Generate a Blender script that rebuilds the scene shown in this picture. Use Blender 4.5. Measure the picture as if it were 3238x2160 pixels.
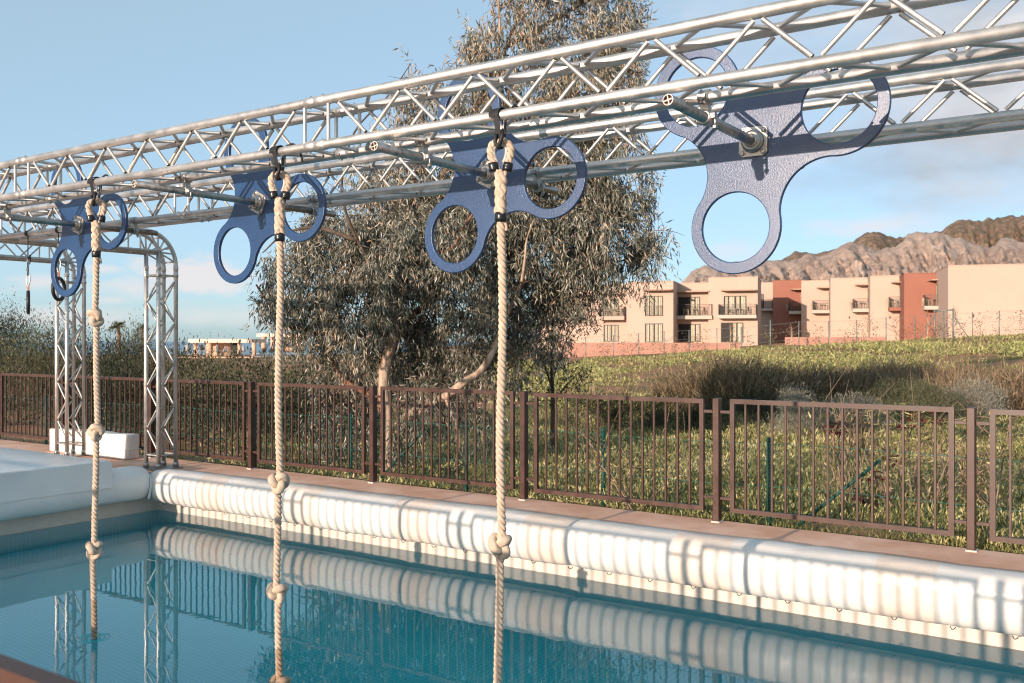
import bpy, bmesh, math, random
import numpy as np
from mathutils import Vector, Matrix, noise
from math import radians, sin, cos, pi, tan, atan, atan2, sqrt

for o in list(bpy.data.objects): bpy.data.objects.remove(o)
SC = bpy.context.scene
COL = SC.collection
random.seed(7)
RNG = np.random.default_rng(7)

# ------------------------------------------------------------------ camera
F, CX, CY = 2990.0, 1619.0, 1080.0            # focal length and centre in photograph pixels
YAW = radians(34.4)
FWD = np.array([-sin(YAW), cos(YAW), 0.0]); RGT = np.array([cos(YAW), sin(YAW), 0.0])
cam = bpy.data.cameras.new('camera'); camo = bpy.data.objects.new('camera', cam); COL.objects.link(camo)
camo.location = (0, 0, 0); camo.rotation_euler = (pi/2, 0, YAW)
cam.sensor_width = 36.0; cam.lens = 36.0*F/3238.0
cam.clip_start = 0.05; cam.clip_end = 90000
cam.dof.use_dof = True; cam.dof.focus_distance = 6.5; cam.dof.aperture_fstop = 5.0
SC.camera = camo

# ------------------------------------------------------------------ sky, sun, exposure
SUN = Vector((0.03, 1.0, -0.173)).normalized()     # direction the light travels
SUN_EL = math.asin(-SUN.z)
world = bpy.data.worlds.new('World'); SC.world = world; world.use_nodes = True
wn = world.node_tree; wn.nodes.clear()
def wnode(t): return wn.nodes.new(t)
out = wnode('ShaderNodeOutputWorld'); bg = wnode('ShaderNodeBackground'); bg.inputs['Strength'].default_value = 0.15
sky = wnode('ShaderNodeTexSky'); sky.sky_type = 'NISHITA'; sky.sun_disc = False
sky.sun_elevation = SUN_EL; sky.sun_rotation = atan2(-SUN.x, -SUN.y)
sky.altitude = 0; sky.air_density = 0.6; sky.dust_density = 1.2; sky.ozone_density = 2.0
tc = wnode('ShaderNodeTexCoord')
def wmath(op, a, b=None, clamp=False):
    m = wnode('ShaderNodeMath'); m.operation = op; m.use_clamp = clamp
    for i, v in enumerate((a, b)):
        if v is None: continue
        if isinstance(v, (int, float)): m.inputs[i].default_value = v
        else: wn.links.new(v, m.inputs[i])
    return m.outputs[0]
def cloud_mask(px, py, sx, sy, nscale, ragged, gain, seed=0.0):
    d = FWD + RGT*((px-CX)/F) + np.array([0, 0, (CY-py)/F]); d = d/np.linalg.norm(d)
    sub = wnode('ShaderNodeVectorMath'); sub.operation = 'SUBTRACT'
    wn.links.new(tc.outputs['Generated'], sub.inputs[0]); sub.inputs[1].default_value = tuple(d)
    mul = wnode('ShaderNodeVectorMath'); mul.operation = 'MULTIPLY'
    wn.links.new(sub.outputs[0], mul.inputs[0]); mul.inputs[1].default_value = (F/sx, F/sx, F/sy)
    ln = wnode('ShaderNodeVectorMath'); ln.operation = 'LENGTH'; wn.links.new(mul.outputs[0], ln.inputs[0])
    mp = wnode('ShaderNodeMapping'); wn.links.new(tc.outputs['Generated'], mp.inputs['Vector'])
    mp.inputs['Scale'].default_value = (1, 1, 2.2); mp.inputs['Location'].default_value = (seed, seed*.7, 0)
    nz = wnode('ShaderNodeTexNoise'); nz.inputs['Scale'].default_value = nscale; nz.inputs['Detail'].default_value = 7
    nz.inputs['Roughness'].default_value = 0.6
    wn.links.new(mp.outputs[0], nz.inputs['Vector'])
    a = wmath('MULTIPLY', wmath('SUBTRACT', nz.outputs[0], 0.5), ragged)
    b = wmath('SUBTRACT', 1.0, ln.outputs['Value'])
    return wmath('MULTIPLY', wmath('ADD', a, b), gain, True)
masks = []
GREY = [(3150, 330, 800, 330, 5, 2.2, 1.3, 0), (3350, 40, 1000, 230, 5, 2.2, 1.0, 1), (2600, 60, 560, 130, 8, 2.6, .5, 2), (2950, 560, 500, 60, 9, 2.6, .5, 12)]
WHITE = [(640, 862, 190, 62, 20, 2.3, 2.2, 3), (500, 905, 380, 34, 18, 2.6, 1.0, 4), (130, 890, 100, 24, 25, 2.5, .8, 5),
         (340, 945, 100, 20, 25, 2.4, .8, 6), (840, 1000, 460, 45, 14, 2.4, .7, 7), (2760, 715, 190, 45, 18, 2.4, .8, 8),
         (2350, 790, 130, 45, 20, 2.4, .8, 9), (150, 1000, 330, 40, 15, 2.4, .7, 10), (345, 850, 65, 14, 25, 2.4, .8, 11), (2450, 330, 500, 200, 7, 2.6, .35, 13)]
def union(cs):
    t = None
    for c in cs:
        m = cloud_mask(*c); t = m if t is None else wmath('MAXIMUM', t, m)
    return t
mp2 = wnode('ShaderNodeMapping'); wn.links.new(tc.outputs['Generated'], mp2.inputs['Vector']); mp2.inputs['Scale'].default_value = (1, 1, 3)
nz2 = wnode('ShaderNodeTexNoise'); nz2.inputs['Scale'].default_value = 5; nz2.inputs['Detail'].default_value = 6
wn.links.new(mp2.outputs[0], nz2.inputs['Vector'])
cr = wnode('ShaderNodeValToRGB'); wn.links.new(nz2.outputs[0], cr.inputs[0])
cr.color_ramp.elements[0].position = .36; cr.color_ramp.elements[0].color = (1.75, 1.85, 2.05, 1)
cr.color_ramp.elements[1].position = .66; cr.color_ramp.elements[1].color = (3.3, 3.25, 3.3, 1)
mx = wnode('ShaderNodeMix'); mx.data_type = 'RGBA'; wn.links.new(wmath('MULTIPLY', union(GREY), 0.92), mx.inputs['Factor'])
mw = wnode('ShaderNodeMix'); mw.data_type = 'RGBA'; wn.links.new(wmath('MULTIPLY', union(WHITE), 0.85), mw.inputs['Factor'])
wn.links.new(mx.outputs['Result'], mw.inputs['A']); mw.inputs['B'].default_value = (3.45, 3.25, 3.25, 1)
veil = wnode('ShaderNodeMix'); veil.data_type = 'RGBA'; veil.inputs['Factor'].default_value = .55     # thin even high cloud
wn.links.new(sky.outputs[0], veil.inputs['A']); veil.inputs['B'].default_value = (2.30, 3.10, 3.35, 1)
wn.links.new(veil.outputs['Result'], mx.inputs['A']); wn.links.new(cr.outputs[0], mx.inputs['B'])
wn.links.new(mw.outputs['Result'], bg.inputs['Color']); wn.links.new(bg.outputs[0], out.inputs['Surface'])

sl = bpy.data.lights.new('sun', 'SUN'); sl.energy = 3.9; sl.angle = radians(0.45); sl.color = (1.0, 0.80, 0.64)
so = bpy.data.objects.new('sun', sl); COL.objects.link(so)
so.rotation_euler = SUN.to_track_quat('-Z', 'Y').to_euler()
vs = SC.view_settings; vs.view_transform = 'Standard'; vs.look = 'None'; vs.exposure = 0.75; vs.gamma = 1.0; vs.use_curve_mapping = False
SC.cycles.use_denoising = True; SC.cycles.filter_width = 1.1
SC.cycles.max_bounces = 8; SC.cycles.diffuse_bounces = 3; SC.cycles.glossy_bounces = 3; SC.cycles.transparent_max_bounces = 12

# ------------------------------------------------------------------ picture geometry helpers
def P(px, py, d):
    return FWD*d + RGT*((px-CX)/F*d) + np.array([0, 0, (CY-py)/F*d])
def onY(px, Y):
    return Y*tan(atan((px-CX)/F) - YAW)
def G(d, l, z=0.0):
    return FWD*d + RGT*l + np.array([0, 0, z])
DECK, WATER = -1.53, -1.98

# ------------------------------------------------------------------ scene helpers
def tag(o, label=None, cat=None, group=None, kind=None):
    if label: o['label'] = label
    if cat: o['category'] = cat
    if group: o['group'] = group
    if kind: o['kind'] = kind
    return o
def empty(name, loc=(0, 0, 0), label=None, cat=None, group=None):
    o = bpy.data.objects.new(name, None); COL.objects.link(o); o.location = Vector(loc); o.empty_display_size = .2
    return tag(o, label, cat, group)
def setparent(o, p):
    if p is not None:
        o.parent = p; o.matrix_parent_inverse = Matrix.Identity(4)
def wloc(p):
    l = Vector((0, 0, 0))
    while p is not None: l += p.location; p = p.parent
    return l
def link(name, me, mat=None, parent=None, shift=True):
    """links a mesh whose vertices are in world coordinates below an unrotated parent"""
    o = bpy.data.objects.new(name, me); COL.objects.link(o)
    if mat is not None and len(me.materials) == 0:
        for m in (mat if isinstance(mat, (list, tuple)) else [mat]): me.materials.append(m)
    if parent is not None:
        setparent(o, parent)
        if shift: o.location = -wloc(parent)
    return o
def mesh_np(name, V, Q, smooth=False, rnd=None, matidx=None):
    """V (n,3), Q (m,k) k=3 or 4 all the same size"""
    me = bpy.data.meshes.new(name); V = np.asarray(V, np.float32); Q = np.asarray(Q, np.int32)
    m, k = Q.shape
    me.vertices.add(len(V)); me.vertices.foreach_set('co', V.ravel())
    me.loops.add(m*k); me.loops.foreach_set('vertex_index', Q.ravel())
    me.polygons.add(m); me.polygons.foreach_set('loop_start', np.arange(0, m*k, k, dtype=np.int32))
    try: me.polygons.foreach_set('loop_total', np.full(m, k, np.int32))
    except Exception: pass
    if matidx is not None: me.polygons.foreach_set('material_index', np.asarray(matidx, np.int32))
    me.polygons.foreach_set('use_smooth', np.full(m, smooth, bool))
    if rnd is not None:
        a = me.attributes.new('rnd', 'FLOAT', 'FACE'); a.data.foreach_set('value', np.asarray(rnd, np.float32))
    me.update(calc_edges=True); me.validate()
    return me
class MB:
    """collects shapes into one mesh"""
    def __init__(s): s.v = []; s.f = []; s.sm = []; s.mi = []; s.n = 0; s.cur = 0
    def add(s, V, Fs, smooth=False):
        V = np.asarray(V, float).reshape(-1, 3); s.v.append(V)
        for f in Fs: s.f.append([int(i)+s.n for i in f]); s.sm.append(smooth); s.mi.append(s.cur)
        s.n += len(V); return s
    def box(s, c, size, ax=None, bev=0):
        c = np.asarray(c, float); h = np.asarray(size, float)/2
        A = np.eye(3) if ax is None else np.asarray(ax, float)
        V = [c + A[0]*h[0]*i + A[1]*h[1]*j + A[2]*h[2]*k for i in (-1, 1) for j in (-1, 1) for k in (-1, 1)]
        return s.add(V, [(0, 1, 3, 2), (4, 6, 7, 5), (0, 4, 5, 1), (2, 3, 7, 6), (0, 2, 6, 4), (1, 5, 7, 3)])
    def bx(s, x0, x1, y0, y1, z0, z1): return s.box(((x0+x1)/2, (y0+y1)/2, (z0+z1)/2), (x1-x0, y1-y0, z1-z0))
    def tube(s, pts, r, n=8, caps=True, closed=False, bump=None, smooth=True):
        V, Fs = tube_geo(pts, r, n, caps, closed, bump); return s.add(V, Fs, smooth)
    def cyl(s, a, b, r, n=10, caps=True, r2=None):
        return s.tube(np.array([a, b], float), r if r2 is None else np.array([r, r2]), n, caps)
    def lathe(s, prof, c, axis=(0, 0, 1), n=20, smooth=True):
        ax = Vector(axis).normalized(); q = Vector((0, 0, 1)).rotation_difference(ax).to_matrix()
        V = []; Fs = []
        for (r, h) in prof:
            for k in range(n):
                a = 2*pi*k/n; p = q @ Vector((r*cos(a), r*sin(a), h)); V.append((p.x+c[0], p.y+c[1], p.z+c[2]))
        for i in range(len(prof)-1):
            for k in range(n):
                Fs.append((i*n+k, i*n+(k+1) % n, (i+1)*n+(k+1) % n, (i+1)*n+k))
        return s.add(V, Fs, smooth)
    def build(s, name, mat=None, parent=None, shift=True):
        me = bpy.data.meshes.new(name)
        me.from_pydata(np.vstack(s.v).tolist(), [], s.f)
        me.polygons.foreach_set('use_smooth', np.array(s.sm, bool))
        me.polygons.foreach_set('material_index', np.array(s.mi, np.int32))
        me.update()
        return link(name, me, mat, parent, shift)
def frames(pts, closed=False):
    pts = np.asarray(pts, float); n = len(pts)
    if closed: T = np.roll(pts, -1, 0)-np.roll(pts, 1, 0)
    else: T = np.gradient(pts, axis=0) if n > 2 else np.repeat((pts[1]-pts[0])[None], 2, 0)
    T = T/(np.linalg.norm(T, axis=1)[:, None]+1e-12)
    up = np.array([0, 0, 1.0]) if abs(T[0][2]) < .9 else np.array([1.0, 0, 0])
    N = np.zeros_like(T); v = np.cross(T[0], up); N[0] = v/np.linalg.norm(v)
    for i in range(1, n):
        v = N[i-1]-T[i]*np.dot(N[i-1], T[i]); N[i] = v/(np.linalg.norm(v)+1e-12)
    return T, N, np.cross(T, N)
def tube_geo(pts, r, n=8, caps=True, closed=False, bump=None):
    pts = np.asarray(pts, float); m = len(pts); T, N, B = frames(pts, closed)
    r = np.broadcast_to(np.asarray(r, float), (m,)); a = np.arange(n)*2*pi/n
    R = np.repeat(r[:, None], n, 1)
    if bump is not None: R = R*bump(np.arange(m)[:, None], a[None, :])
    V = pts[:, None]+R[..., None]*(N[:, None]*np.cos(a)[None, :, None]+B[:, None]*np.sin(a)[None, :, None])
    Fs = []
    for i in range(m if closed else m-1):
        j = (i+1) % m
        for k in range(n):
            l = (k+1) % n; Fs.append((i*n+k, i*n+l, j*n+l, j*n+k))
    if caps and not closed:
        Fs.append(tuple(range(n-1, -1, -1))); Fs.append(tuple((m-1)*n+k for k in range(n)))
    return V.reshape(-1, 3), Fs
def spline(pts, k=6):
    pts = np.asarray(pts, float); q = np.vstack([2*pts[0]-pts[1], pts, 2*pts[-1]-pts[-2]]); o = []
    for i in range(1, len(q)-2):
        for t in np.linspace(0, 1, k, endpoint=False):
            a, b, c, d = q[i-1], q[i], q[i+1], q[i+2]
            o.append(.5*((2*b)+(-a+c)*t+(2*a-5*b+4*c-d)*t*t+(-a+3*b-3*c+d)*t**3))
    o.append(pts[-1]); return np.array(o)
_rod = {}
def rod(name, a, b, r, mat, parent, n=10, caps=False, key=''):
    """a straight tube as an object of its own; rods of one length share a mesh"""
    a = np.asarray(a, float); b = np.asarray(b, float); L = float(np.linalg.norm(b-a)); k = (key, round(r, 4), round(L, 3), n, caps, mat.name)
    if k not in _rod:
        V, Fs = tube_geo([[0, 0, 0], [0, 0, L]], r, n, caps); me = bpy.data.meshes.new(name); me.from_pydata(V.tolist(), [], Fs)
        me.polygons.foreach_set('use_smooth', np.array([len(f) == 4 for f in Fs], bool)); me.materials.append(mat); me.update(); _rod[k] = me
    o = bpy.data.objects.new(name, _rod[k]); COL.objects.link(o)
    q = Vector((0, 0, 1)).rotation_difference(Vector(b-a).normalized())
    o.rotation_mode = 'QUATERNION'; o.rotation_quaternion = q; setparent(o, parent); o.location = Vector(a)-wloc(parent)
    return o
def copy_tree(o, parent=None):
    c = o.copy(); COL.objects.link(c)
    if parent is not None: c.parent = parent
    for ch in [x for x in bpy.data.objects if x.parent == o]: copy_tree(ch, c)
    return c
def fbm(x, y, z=0.0, o=4, h=.5):
    return noise.fractal(Vector((x, y, z)), 1.0, 2.0, o, noise_basis='PERLIN_ORIGINAL')

# ------------------------------------------------------------------ materials
def mat(name, base=(.5, .5, .5), rough=.6, metal=0, spec=.5, var=None, vscale=8, vdetail=5, bump=0, bscale=60, bdist=.01,
        rvar=0, attr=False, ramp=None, transl=0, coat=0, stretch=(1, 1, 1), var_lo=.38, var_hi=.62):
    m = bpy.data.materials.new(name); m.use_nodes = True; nt = m.node_tree; b = nt.nodes['Principled BSDF']
    b.inputs['Base Color'].default_value = (*base, 1); b.inputs['Roughness'].default_value = rough
    b.inputs['Metallic'].default_value = metal; b.inputs['Specular IOR Level'].default_value = spec; b.inputs['Coat Weight'].default_value = coat
    tcn = nt.nodes.new('ShaderNodeTexCoord'); mp = nt.nodes.new('ShaderNodeMapping'); mp.inputs['Scale'].default_value = stretch
    geo = nt.nodes.new('ShaderNodeNewGeometry'); nt.links.new(geo.outputs['Position'], mp.inputs['Vector'])
    if attr:
        at = nt.nodes.new('ShaderNodeAttribute'); at.attribute_name = 'rnd'
        cr = nt.nodes.new('ShaderNodeValToRGB'); nt.links.new(at.outputs['Fac'], cr.inputs[0])
        el = cr.color_ramp.elements
        for i, (p, c) in enumerate(ramp):
            e = el[i] if i < 2 else el.new(p)
            e.position = p; e.color = (*c, 1)
        nt.links.new(cr.outputs[0], b.inputs['Base Color'])
        if transl:
            tr = nt.nodes.new('ShaderNodeBsdfTranslucent'); nt.links.new(cr.outputs[0], tr.inputs['Color'])
            ms = nt.nodes.new('ShaderNodeMixShader'); ms.inputs[0].default_value = transl
            nt.links.new(b.outputs[0], ms.inputs[1]); nt.links.new(tr.outputs[0], ms.inputs[2])
            nt.links.new(ms.outputs[0], nt.nodes['Material Output'].inputs['Surface'])
    elif var is not None:
        nz = nt.nodes.new('ShaderNodeTexNoise'); nz.inputs['Scale'].default_value = vscale; nz.inputs['Detail'].default_value = vdetail
        nz.inputs['Roughness'].default_value = .62
        nt.links.new(mp.outputs[0], nz.inputs['Vector'])
        cr = nt.nodes.new('ShaderNodeValToRGB'); nt.links.new(nz.outputs[0], cr.inputs[0])
        cr.color_ramp.elements[0].position = var_lo; cr.color_ramp.elements[0].color = (*base, 1)
        cr.color_ramp.elements[1].position = var_hi; cr.color_ramp.elements[1].color = (*var, 1)
        nt.links.new(cr.outputs[0], b.inputs['Base Color'])
        if rvar:
            mr = nt.nodes.new('ShaderNodeMapRange'); nt.links.new(nz.outputs[0], mr.inputs[0])
            mr.inputs[1].default_value = .3; mr.inputs[2].default_value = .7
            mr.inputs[3].default_value = rough-rvar; mr.inputs[4].default_value = rough+rvar
            nt.links.new(mr.outputs[0], b.inputs['Roughness'])
    if bump:
        nb = nt.nodes.new('ShaderNodeTexNoise'); nb.inputs['Scale'].default_value = bscale; nb.inputs['Detail'].default_value = 3
        nt.links.new(mp.outputs[0], nb.inputs['Vector'])
        bu = nt.nodes.new('ShaderNodeBump'); bu.inputs['Strength'].default_value = bump; bu.inputs['Distance'].default_value = bdist
        nt.links.new(nb.outputs[0], bu.inputs['Height']); nt.links.new(bu.outputs[0], b.inputs['Normal'])
    return m
M = {}
M['alu'] = mat('aluminium', (.55, .515, .485), .5, .92, var=(.66, .625, .59), vscale=9, rvar=.09, bump=.12, bscale=220, bdist=.001)
M['alu_brace'] = mat('aluminium_brace', (.55, .515, .485), .52, .92, var=(.65, .615, .58), vscale=14, rvar=.08)
M['steel'] = mat('zinc_steel', (.33, .31, .30), .38, 1, var=(.46, .43, .40), vscale=30, rvar=.12, bump=.15, bscale=150, bdist=.001)
M['pipe_end'] = mat('pipe_end_cap', (.75, .70, .64), .5, .3)
M['pipe_in'] = mat('pipe_inside', (.20, .11, .06), .7)
M['cast'] = mat('cast_metal', (.40, .38, .36), .45, .9, var=(.55, .52, .48), vscale=60, bump=.2, bscale=300, bdist=.001)
def paint_material():
    m = mat('blue_hammered_paint', (.012, .035, .12), .36, 0, .85)
    nt = m.node_tree; b = nt.nodes['Principled BSDF']
    geo = nt.nodes.new('ShaderNodeNewGeometry')
    nz = nt.nodes.new('ShaderNodeTexNoise'); nz.inputs['Scale'].default_value = 230; nz.inputs['Detail'].default_value = 1
    nt.links.new(geo.outputs['Position'], nz.inputs['Vector'])
    bu = nt.nodes.new('ShaderNodeBump'); bu.inputs['Strength'].default_value = .55; bu.inputs['Distance'].default_value = .0022
    nt.links.new(nz.outputs[0], bu.inputs['Height']); nt.links.new(bu.outputs[0], b.inputs['Normal'])
    n2 = nt.nodes.new('ShaderNodeTexNoise'); n2.inputs['Scale'].default_value = 3.5; n2.inputs['Detail'].default_value = 6
    nt.links.new(geo.outputs['Position'], n2.inputs['Vector'])
    cr = nt.nodes.new('ShaderNodeValToRGB'); nt.links.new(n2.outputs[0], cr.inputs[0])
    e = cr.color_ramp.elements; e[0].position = .35; e[0].color = (.002, .034, .115, 1); e[1].position = .7; e[1].color = (.004, .046, .145, 1)
    nt.links.new(cr.outputs[0], b.inputs['Base Color'])
    return m
M['paint'] = paint_material()
M['chip'] = mat('red_undercoat', (.45, .05, .03), .5)
M['rope'] = mat('cotton_rope', (.46, .35, .265), .9, 0, .2, var=(.58, .455, .355), vscale=40, bump=.5, bscale=500, bdist=.002)
M['ropewet'] = mat('damp_rope', (.30, .20, .13), .8, 0, .3, var=(.42, .30, .21), vscale=40, bump=.5, bscale=500, bdist=.002)
M['black'] = mat('black_webbing', (.012, .012, .014), .55, 0, .4, bump=.4, bscale=400, bdist=.001)
M['tape'] = mat('black_tape', (.010, .010, .012), .28, 0, .5, bump=.4, bscale=70, bdist=.004)
M['rubber'] = mat('black_rubber', (.012, .012, .013), .5)
M['cord'] = mat('orange_cord', (.45, .20, .10), .8)
M['vinyl'] = mat('white_vinyl', (.68, .64, .605), .36, 0, .5, var=(.56, .515, .475), vscale=3, vdetail=9, var_lo=.50, var_hi=.80, bump=.3, bscale=11, bdist=.02)
M['cream'] = mat('cream_vinyl', (.68, .575, .50), .38, 0, .5, var=(.57, .475, .41), vscale=3, vdetail=9, var_lo=.50, var_hi=.80, bump=.3, bscale=11, bdist=.02)
M['matvinyl'] = mat('mat_vinyl', (.74, .735, .72), .30, 0, .5, var=(.69, .685, .675), vscale=2.5, bump=.3, bscale=3, bdist=.03)
M['fence'] = mat('brown_fence_paint', (.050, .023, .017), .42, 0, .4, var=(.072, .035, .026), vscale=7, vdetail=8, rvar=.1, bump=.1, bscale=80, bdist=.002)
M['greenpost'] = mat('green_fence_post', (.008, .050, .040), .5, 0, .4)
M['green'] = mat('green_fence_wire', (.020, .13, .105), .5, 0, .4)
M['deck'] = mat('terracotta_concrete', (.64, .37, .26), .9, 0, .0, var=(.80, .52, .40), vscale=2.2, vdetail=9, bump=.15, bscale=120, bdist=.003)
M['stone'] = mat('pool_edge_render', (.55, .48, .42), .7, var=(.62, .55, .48), vscale=4, bump=.2, bscale=40, bdist=.004)
M['dark'] = mat('dark_void', (.02, .018, .016), .8)
def tile_material():
    m = mat('blue_mosaic', (.02, .22, .32), .35)
    nt = m.node_tree; b = nt.nodes['Principled BSDF']
    geo = nt.nodes.new('ShaderNodeNewGeometry')
    sep = nt.nodes.new('ShaderNodeSeparateXYZ'); nt.links.new(geo.outputs['Position'], sep.inputs[0])
    def line(sock):
        a = nt.nodes.new('ShaderNodeMath'); a.operation = 'MULTIPLY'; a.inputs[1].default_value = 1/0.045; nt.links.new(sock, a.inputs[0])
        f = nt.nodes.new('ShaderNodeMath'); f.operation = 'FRACT'; nt.links.new(a.outputs[0], f.inputs[0])
        l = nt.nodes.new('ShaderNodeMath'); l.operation = 'LESS_THAN'; l.inputs[1].default_value = .14; nt.links.new(f.outputs[0], l.inputs[0])
        return l.outputs[0]
    mx = None
    for k in 'XYZ':
        s = line(sep.outputs[k])
        if mx is None: mx = s
        else:
            a = nt.nodes.new('ShaderNodeMath'); a.operation = 'MAXIMUM'; nt.links.new(mx, a.inputs[0]); nt.links.new(s, a.inputs[1]); mx = a.outputs[0]
    n2 = nt.nodes.new('ShaderNodeTexNoise'); n2.inputs['Scale'].default_value = 1.2; n2.inputs['Detail'].default_value = 4; nt.links.new(geo.outputs['Position'], n2.inputs['Vector'])
    cr = nt.nodes.new('ShaderNodeValToRGB'); nt.links.new(n2.outputs[0], cr.inputs[0])
    cr.color_ramp.elements[0].position = .3; cr.color_ramp.elements[0].color = (.085, .60, .74, 1)
    cr.color_ramp.elements[1].position = .7; cr.color_ramp.elements[1].color = (.11, .67, .79, 1)
    mc = nt.nodes.new('ShaderNodeMix'); mc.data_type = 'RGBA'; nt.links.new(mx, mc.inputs['Factor']); nt.links.new(cr.outputs[0], mc.inputs['A'])
    mc.inputs['B'].default_value = (.25, .78, .85, 1)
    nt.links.new(mc.outputs['Result'], b.inputs['Base Color'])
    return m
M['tile'] = tile_material()
def water_material():
    m = bpy.data.materials.new('pool_water'); m.use_nodes = True; nt = m.node_tree; nt.nodes.clear()
    o = nt.nodes.new('ShaderNodeOutputMaterial')
    geo = nt.nodes.new('ShaderNodeNewGeometry')
    mp = nt.nodes.new('ShaderNodeMapping'); mp.inputs['Scale'].default_value = (1, 1, 1); nt.links.new(geo.outputs['Position'], mp.inputs['Vector'])
    n1 = nt.nodes.new('ShaderNodeTexNoise'); n1.inputs['Scale'].default_value = 2.6; n1.inputs['Detail'].default_value = 3; n1.inputs['Distortion'].default_value = .6
    nt.links.new(mp.outputs[0], n1.inputs['Vector'])
    bu = nt.nodes.new('ShaderNodeBump'); bu.inputs['Strength'].default_value = .25; bu.inputs['Distance'].default_value = .0035
    nt.links.new(n1.outputs[0], bu.inputs['Height'])
    fr = nt.nodes.new('ShaderNodeFresnel'); fr.inputs['IOR'].default_value = 1.55; nt.links.new(bu.outputs[0], fr.inputs['Normal'])
    rf = nt.nodes.new('ShaderNodeBsdfRefraction'); rf.inputs['Color'].default_value = (.62, 1.0, 1.0, 1); rf.inputs['IOR'].default_value = 1.33; rf.inputs['Roughness'].default_value = 0.0
    tp = nt.nodes.new('ShaderNodeBsdfTransparent'); tp.inputs['Color'].default_value = (.72, .93, .95, 1)
    gl = nt.nodes.new('ShaderNodeBsdfGlossy'); gl.inputs['Roughness'].default_value = 0.0; gl.inputs['Color'].default_value = (1, 1, 1, 1)
    nt.links.new(bu.outputs[0], rf.inputs['Normal']); nt.links.new(bu.outputs[0], gl.inputs['Normal'])
    ms = nt.nodes.new('ShaderNodeMixShader'); nt.links.new(fr.outputs[0], ms.inputs[0])
    nt.links.new(rf.outputs[0], ms.inputs[1]); nt.links.new(gl.outputs[0], ms.inputs[2]); nt.links.new(ms.outputs[0], o.inputs['Surface'])
    return m
M['water'] = water_material()
M['sea'] = mat('sea_water', (.008, .040, .080), .25, 0, .5, var=(.012, .058, .105), vscale=.02, stretch=(1, 1, 1), bump=.6, bscale=.25, bdist=.8)
def ground_material():
    m = mat('soil_and_turf', (.30, .15, .085), .95, 0, .1)
    nt = m.node_tree; b = nt.nodes['Principled BSDF']; geo = nt.nodes.new('ShaderNodeNewGeometry')
    def nz(s, d):
        n = nt.nodes.new('ShaderNodeTexNoise'); n.inputs['Scale'].default_value = s; n.inputs['Detail'].default_value = d; n.inputs['Roughness'].default_value = .65
        nt.links.new(geo.outputs['Position'], n.inputs['Vector']); return n.outputs[0]
    cr = nt.nodes.new('ShaderNodeValToRGB'); nt.links.new(nz(.35, 8), cr.inputs[0])
    e = cr.color_ramp.elements; e[0].position = .36; e[0].color = (.11, .115, .045, 1); e[1].position = .54; e[1].color = (.46, .24, .145, 1)
    e2 = e.new(.45); e2.color = (.24, .17, .08, 1)
    cr2 = nt.nodes.new('ShaderNodeValToRGB'); nt.links.new(nz(6, 4), cr2.inputs[0])
    cr2.color_ramp.elements[0].color = (.6, .6, .6, 1); cr2.color_ramp.elements[1].color = (1.3, 1.3, 1.3, 1)
    mx = nt.nodes.new('ShaderNodeMix'); mx.data_type = 'RGBA'; mx.blend_type = 'MULTIPLY'; mx.inputs['Factor'].default_value = 1
    nt.links.new(cr.outputs[0], mx.inputs['A']); nt.links.new(cr2.outputs[0], mx.inputs['B']); nt.links.new(mx.outputs['Result'], b.inputs['Base Color'])
    bu = nt.nodes.new('ShaderNodeBump'); bu.inputs['Distance'].default_value = .12; bu.inputs['Strength'].default_value = .8
    nt.links.new(nz(4, 6), bu.inputs['Height']); nt.links.new(bu.outputs[0], b.inputs['Normal'])
    return m
M['ground'] = ground_material()
def leafmat(name, ramp, tr=.18, rough=.6, spec=.25): return mat(name, rough=rough, spec=spec, attr=True, ramp=ramp, transl=tr)
M['euc'] = leafmat('gum_leaves', [(0, (.030, .034, .024)), (1, (.44, .29, .19)), (.45, (.150, .150, .112)), (.8, (.40, .37, .30))], .05, .36, .5)
M['sap'] = leafmat('sapling_leaves', [(0, (.040, .050, .036)), (1, (.11, .11, .075)), (.5, (.07, .08, .055))], .12)
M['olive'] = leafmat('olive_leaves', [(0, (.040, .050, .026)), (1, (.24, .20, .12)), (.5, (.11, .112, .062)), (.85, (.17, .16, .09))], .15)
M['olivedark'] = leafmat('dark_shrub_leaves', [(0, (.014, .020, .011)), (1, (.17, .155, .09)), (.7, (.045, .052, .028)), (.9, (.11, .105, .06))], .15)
M['grass'] = leafmat('meadow_grass', [(0, (.040, .050, .014)), (1, (.60, .50, .28)), (.5, (.23, .225, .08)), (.8, (.45, .40, .18))], .15)
M['cover'] = leafmat('succulent_cover', [(0, (.10, .115, .035)), (1, (.50, .46, .20)), (.5, (.29, .29, .11))], .15)
M['dry'] = leafmat('dry_stalks', [(0, (.09, .065, .040)), (1, (.38, .27, .17)), (.5, (.20, .14, .085))], .1)
M['reed'] = leafmat('brown_reeds', [(0, (.045, .036, .020)), (1, (.42, .32, .21)), (.5, (.15, .11, .062)), (.8, (.26, .19, .12))], .1)
M['silver'] = leafmat('silver_leaves', [(0, (.13, .13, .10)), (1, (.40, .38, .32)), (.5, (.24, .235, .19))], .1)
M['castor'] = leafmat('dark_red_leaves', [(0, (.050, .014, .012)), (1, (.17, .05, .035)), (.5, (.09, .026, .02))], .15)
M['vine'] = leafmat('vine_leaves', [(0, (.07, .045, .028)), (1, (.24, .17, .08)), (.5, (.13, .10, .05))], .1)
M['palm'] = leafmat('palm_leaves', [(0, (.03, .045, .015)), (1, (.16, .15, .06)), (.5, (.07, .085, .03))], .15)
M['bark'] = mat('gum_bark', (.20, .125, .085), .85, var=(.48, .36, .27), vscale=5, stretch=(3, 3, .7), bump=.5, bscale=14, bdist=.02)
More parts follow.
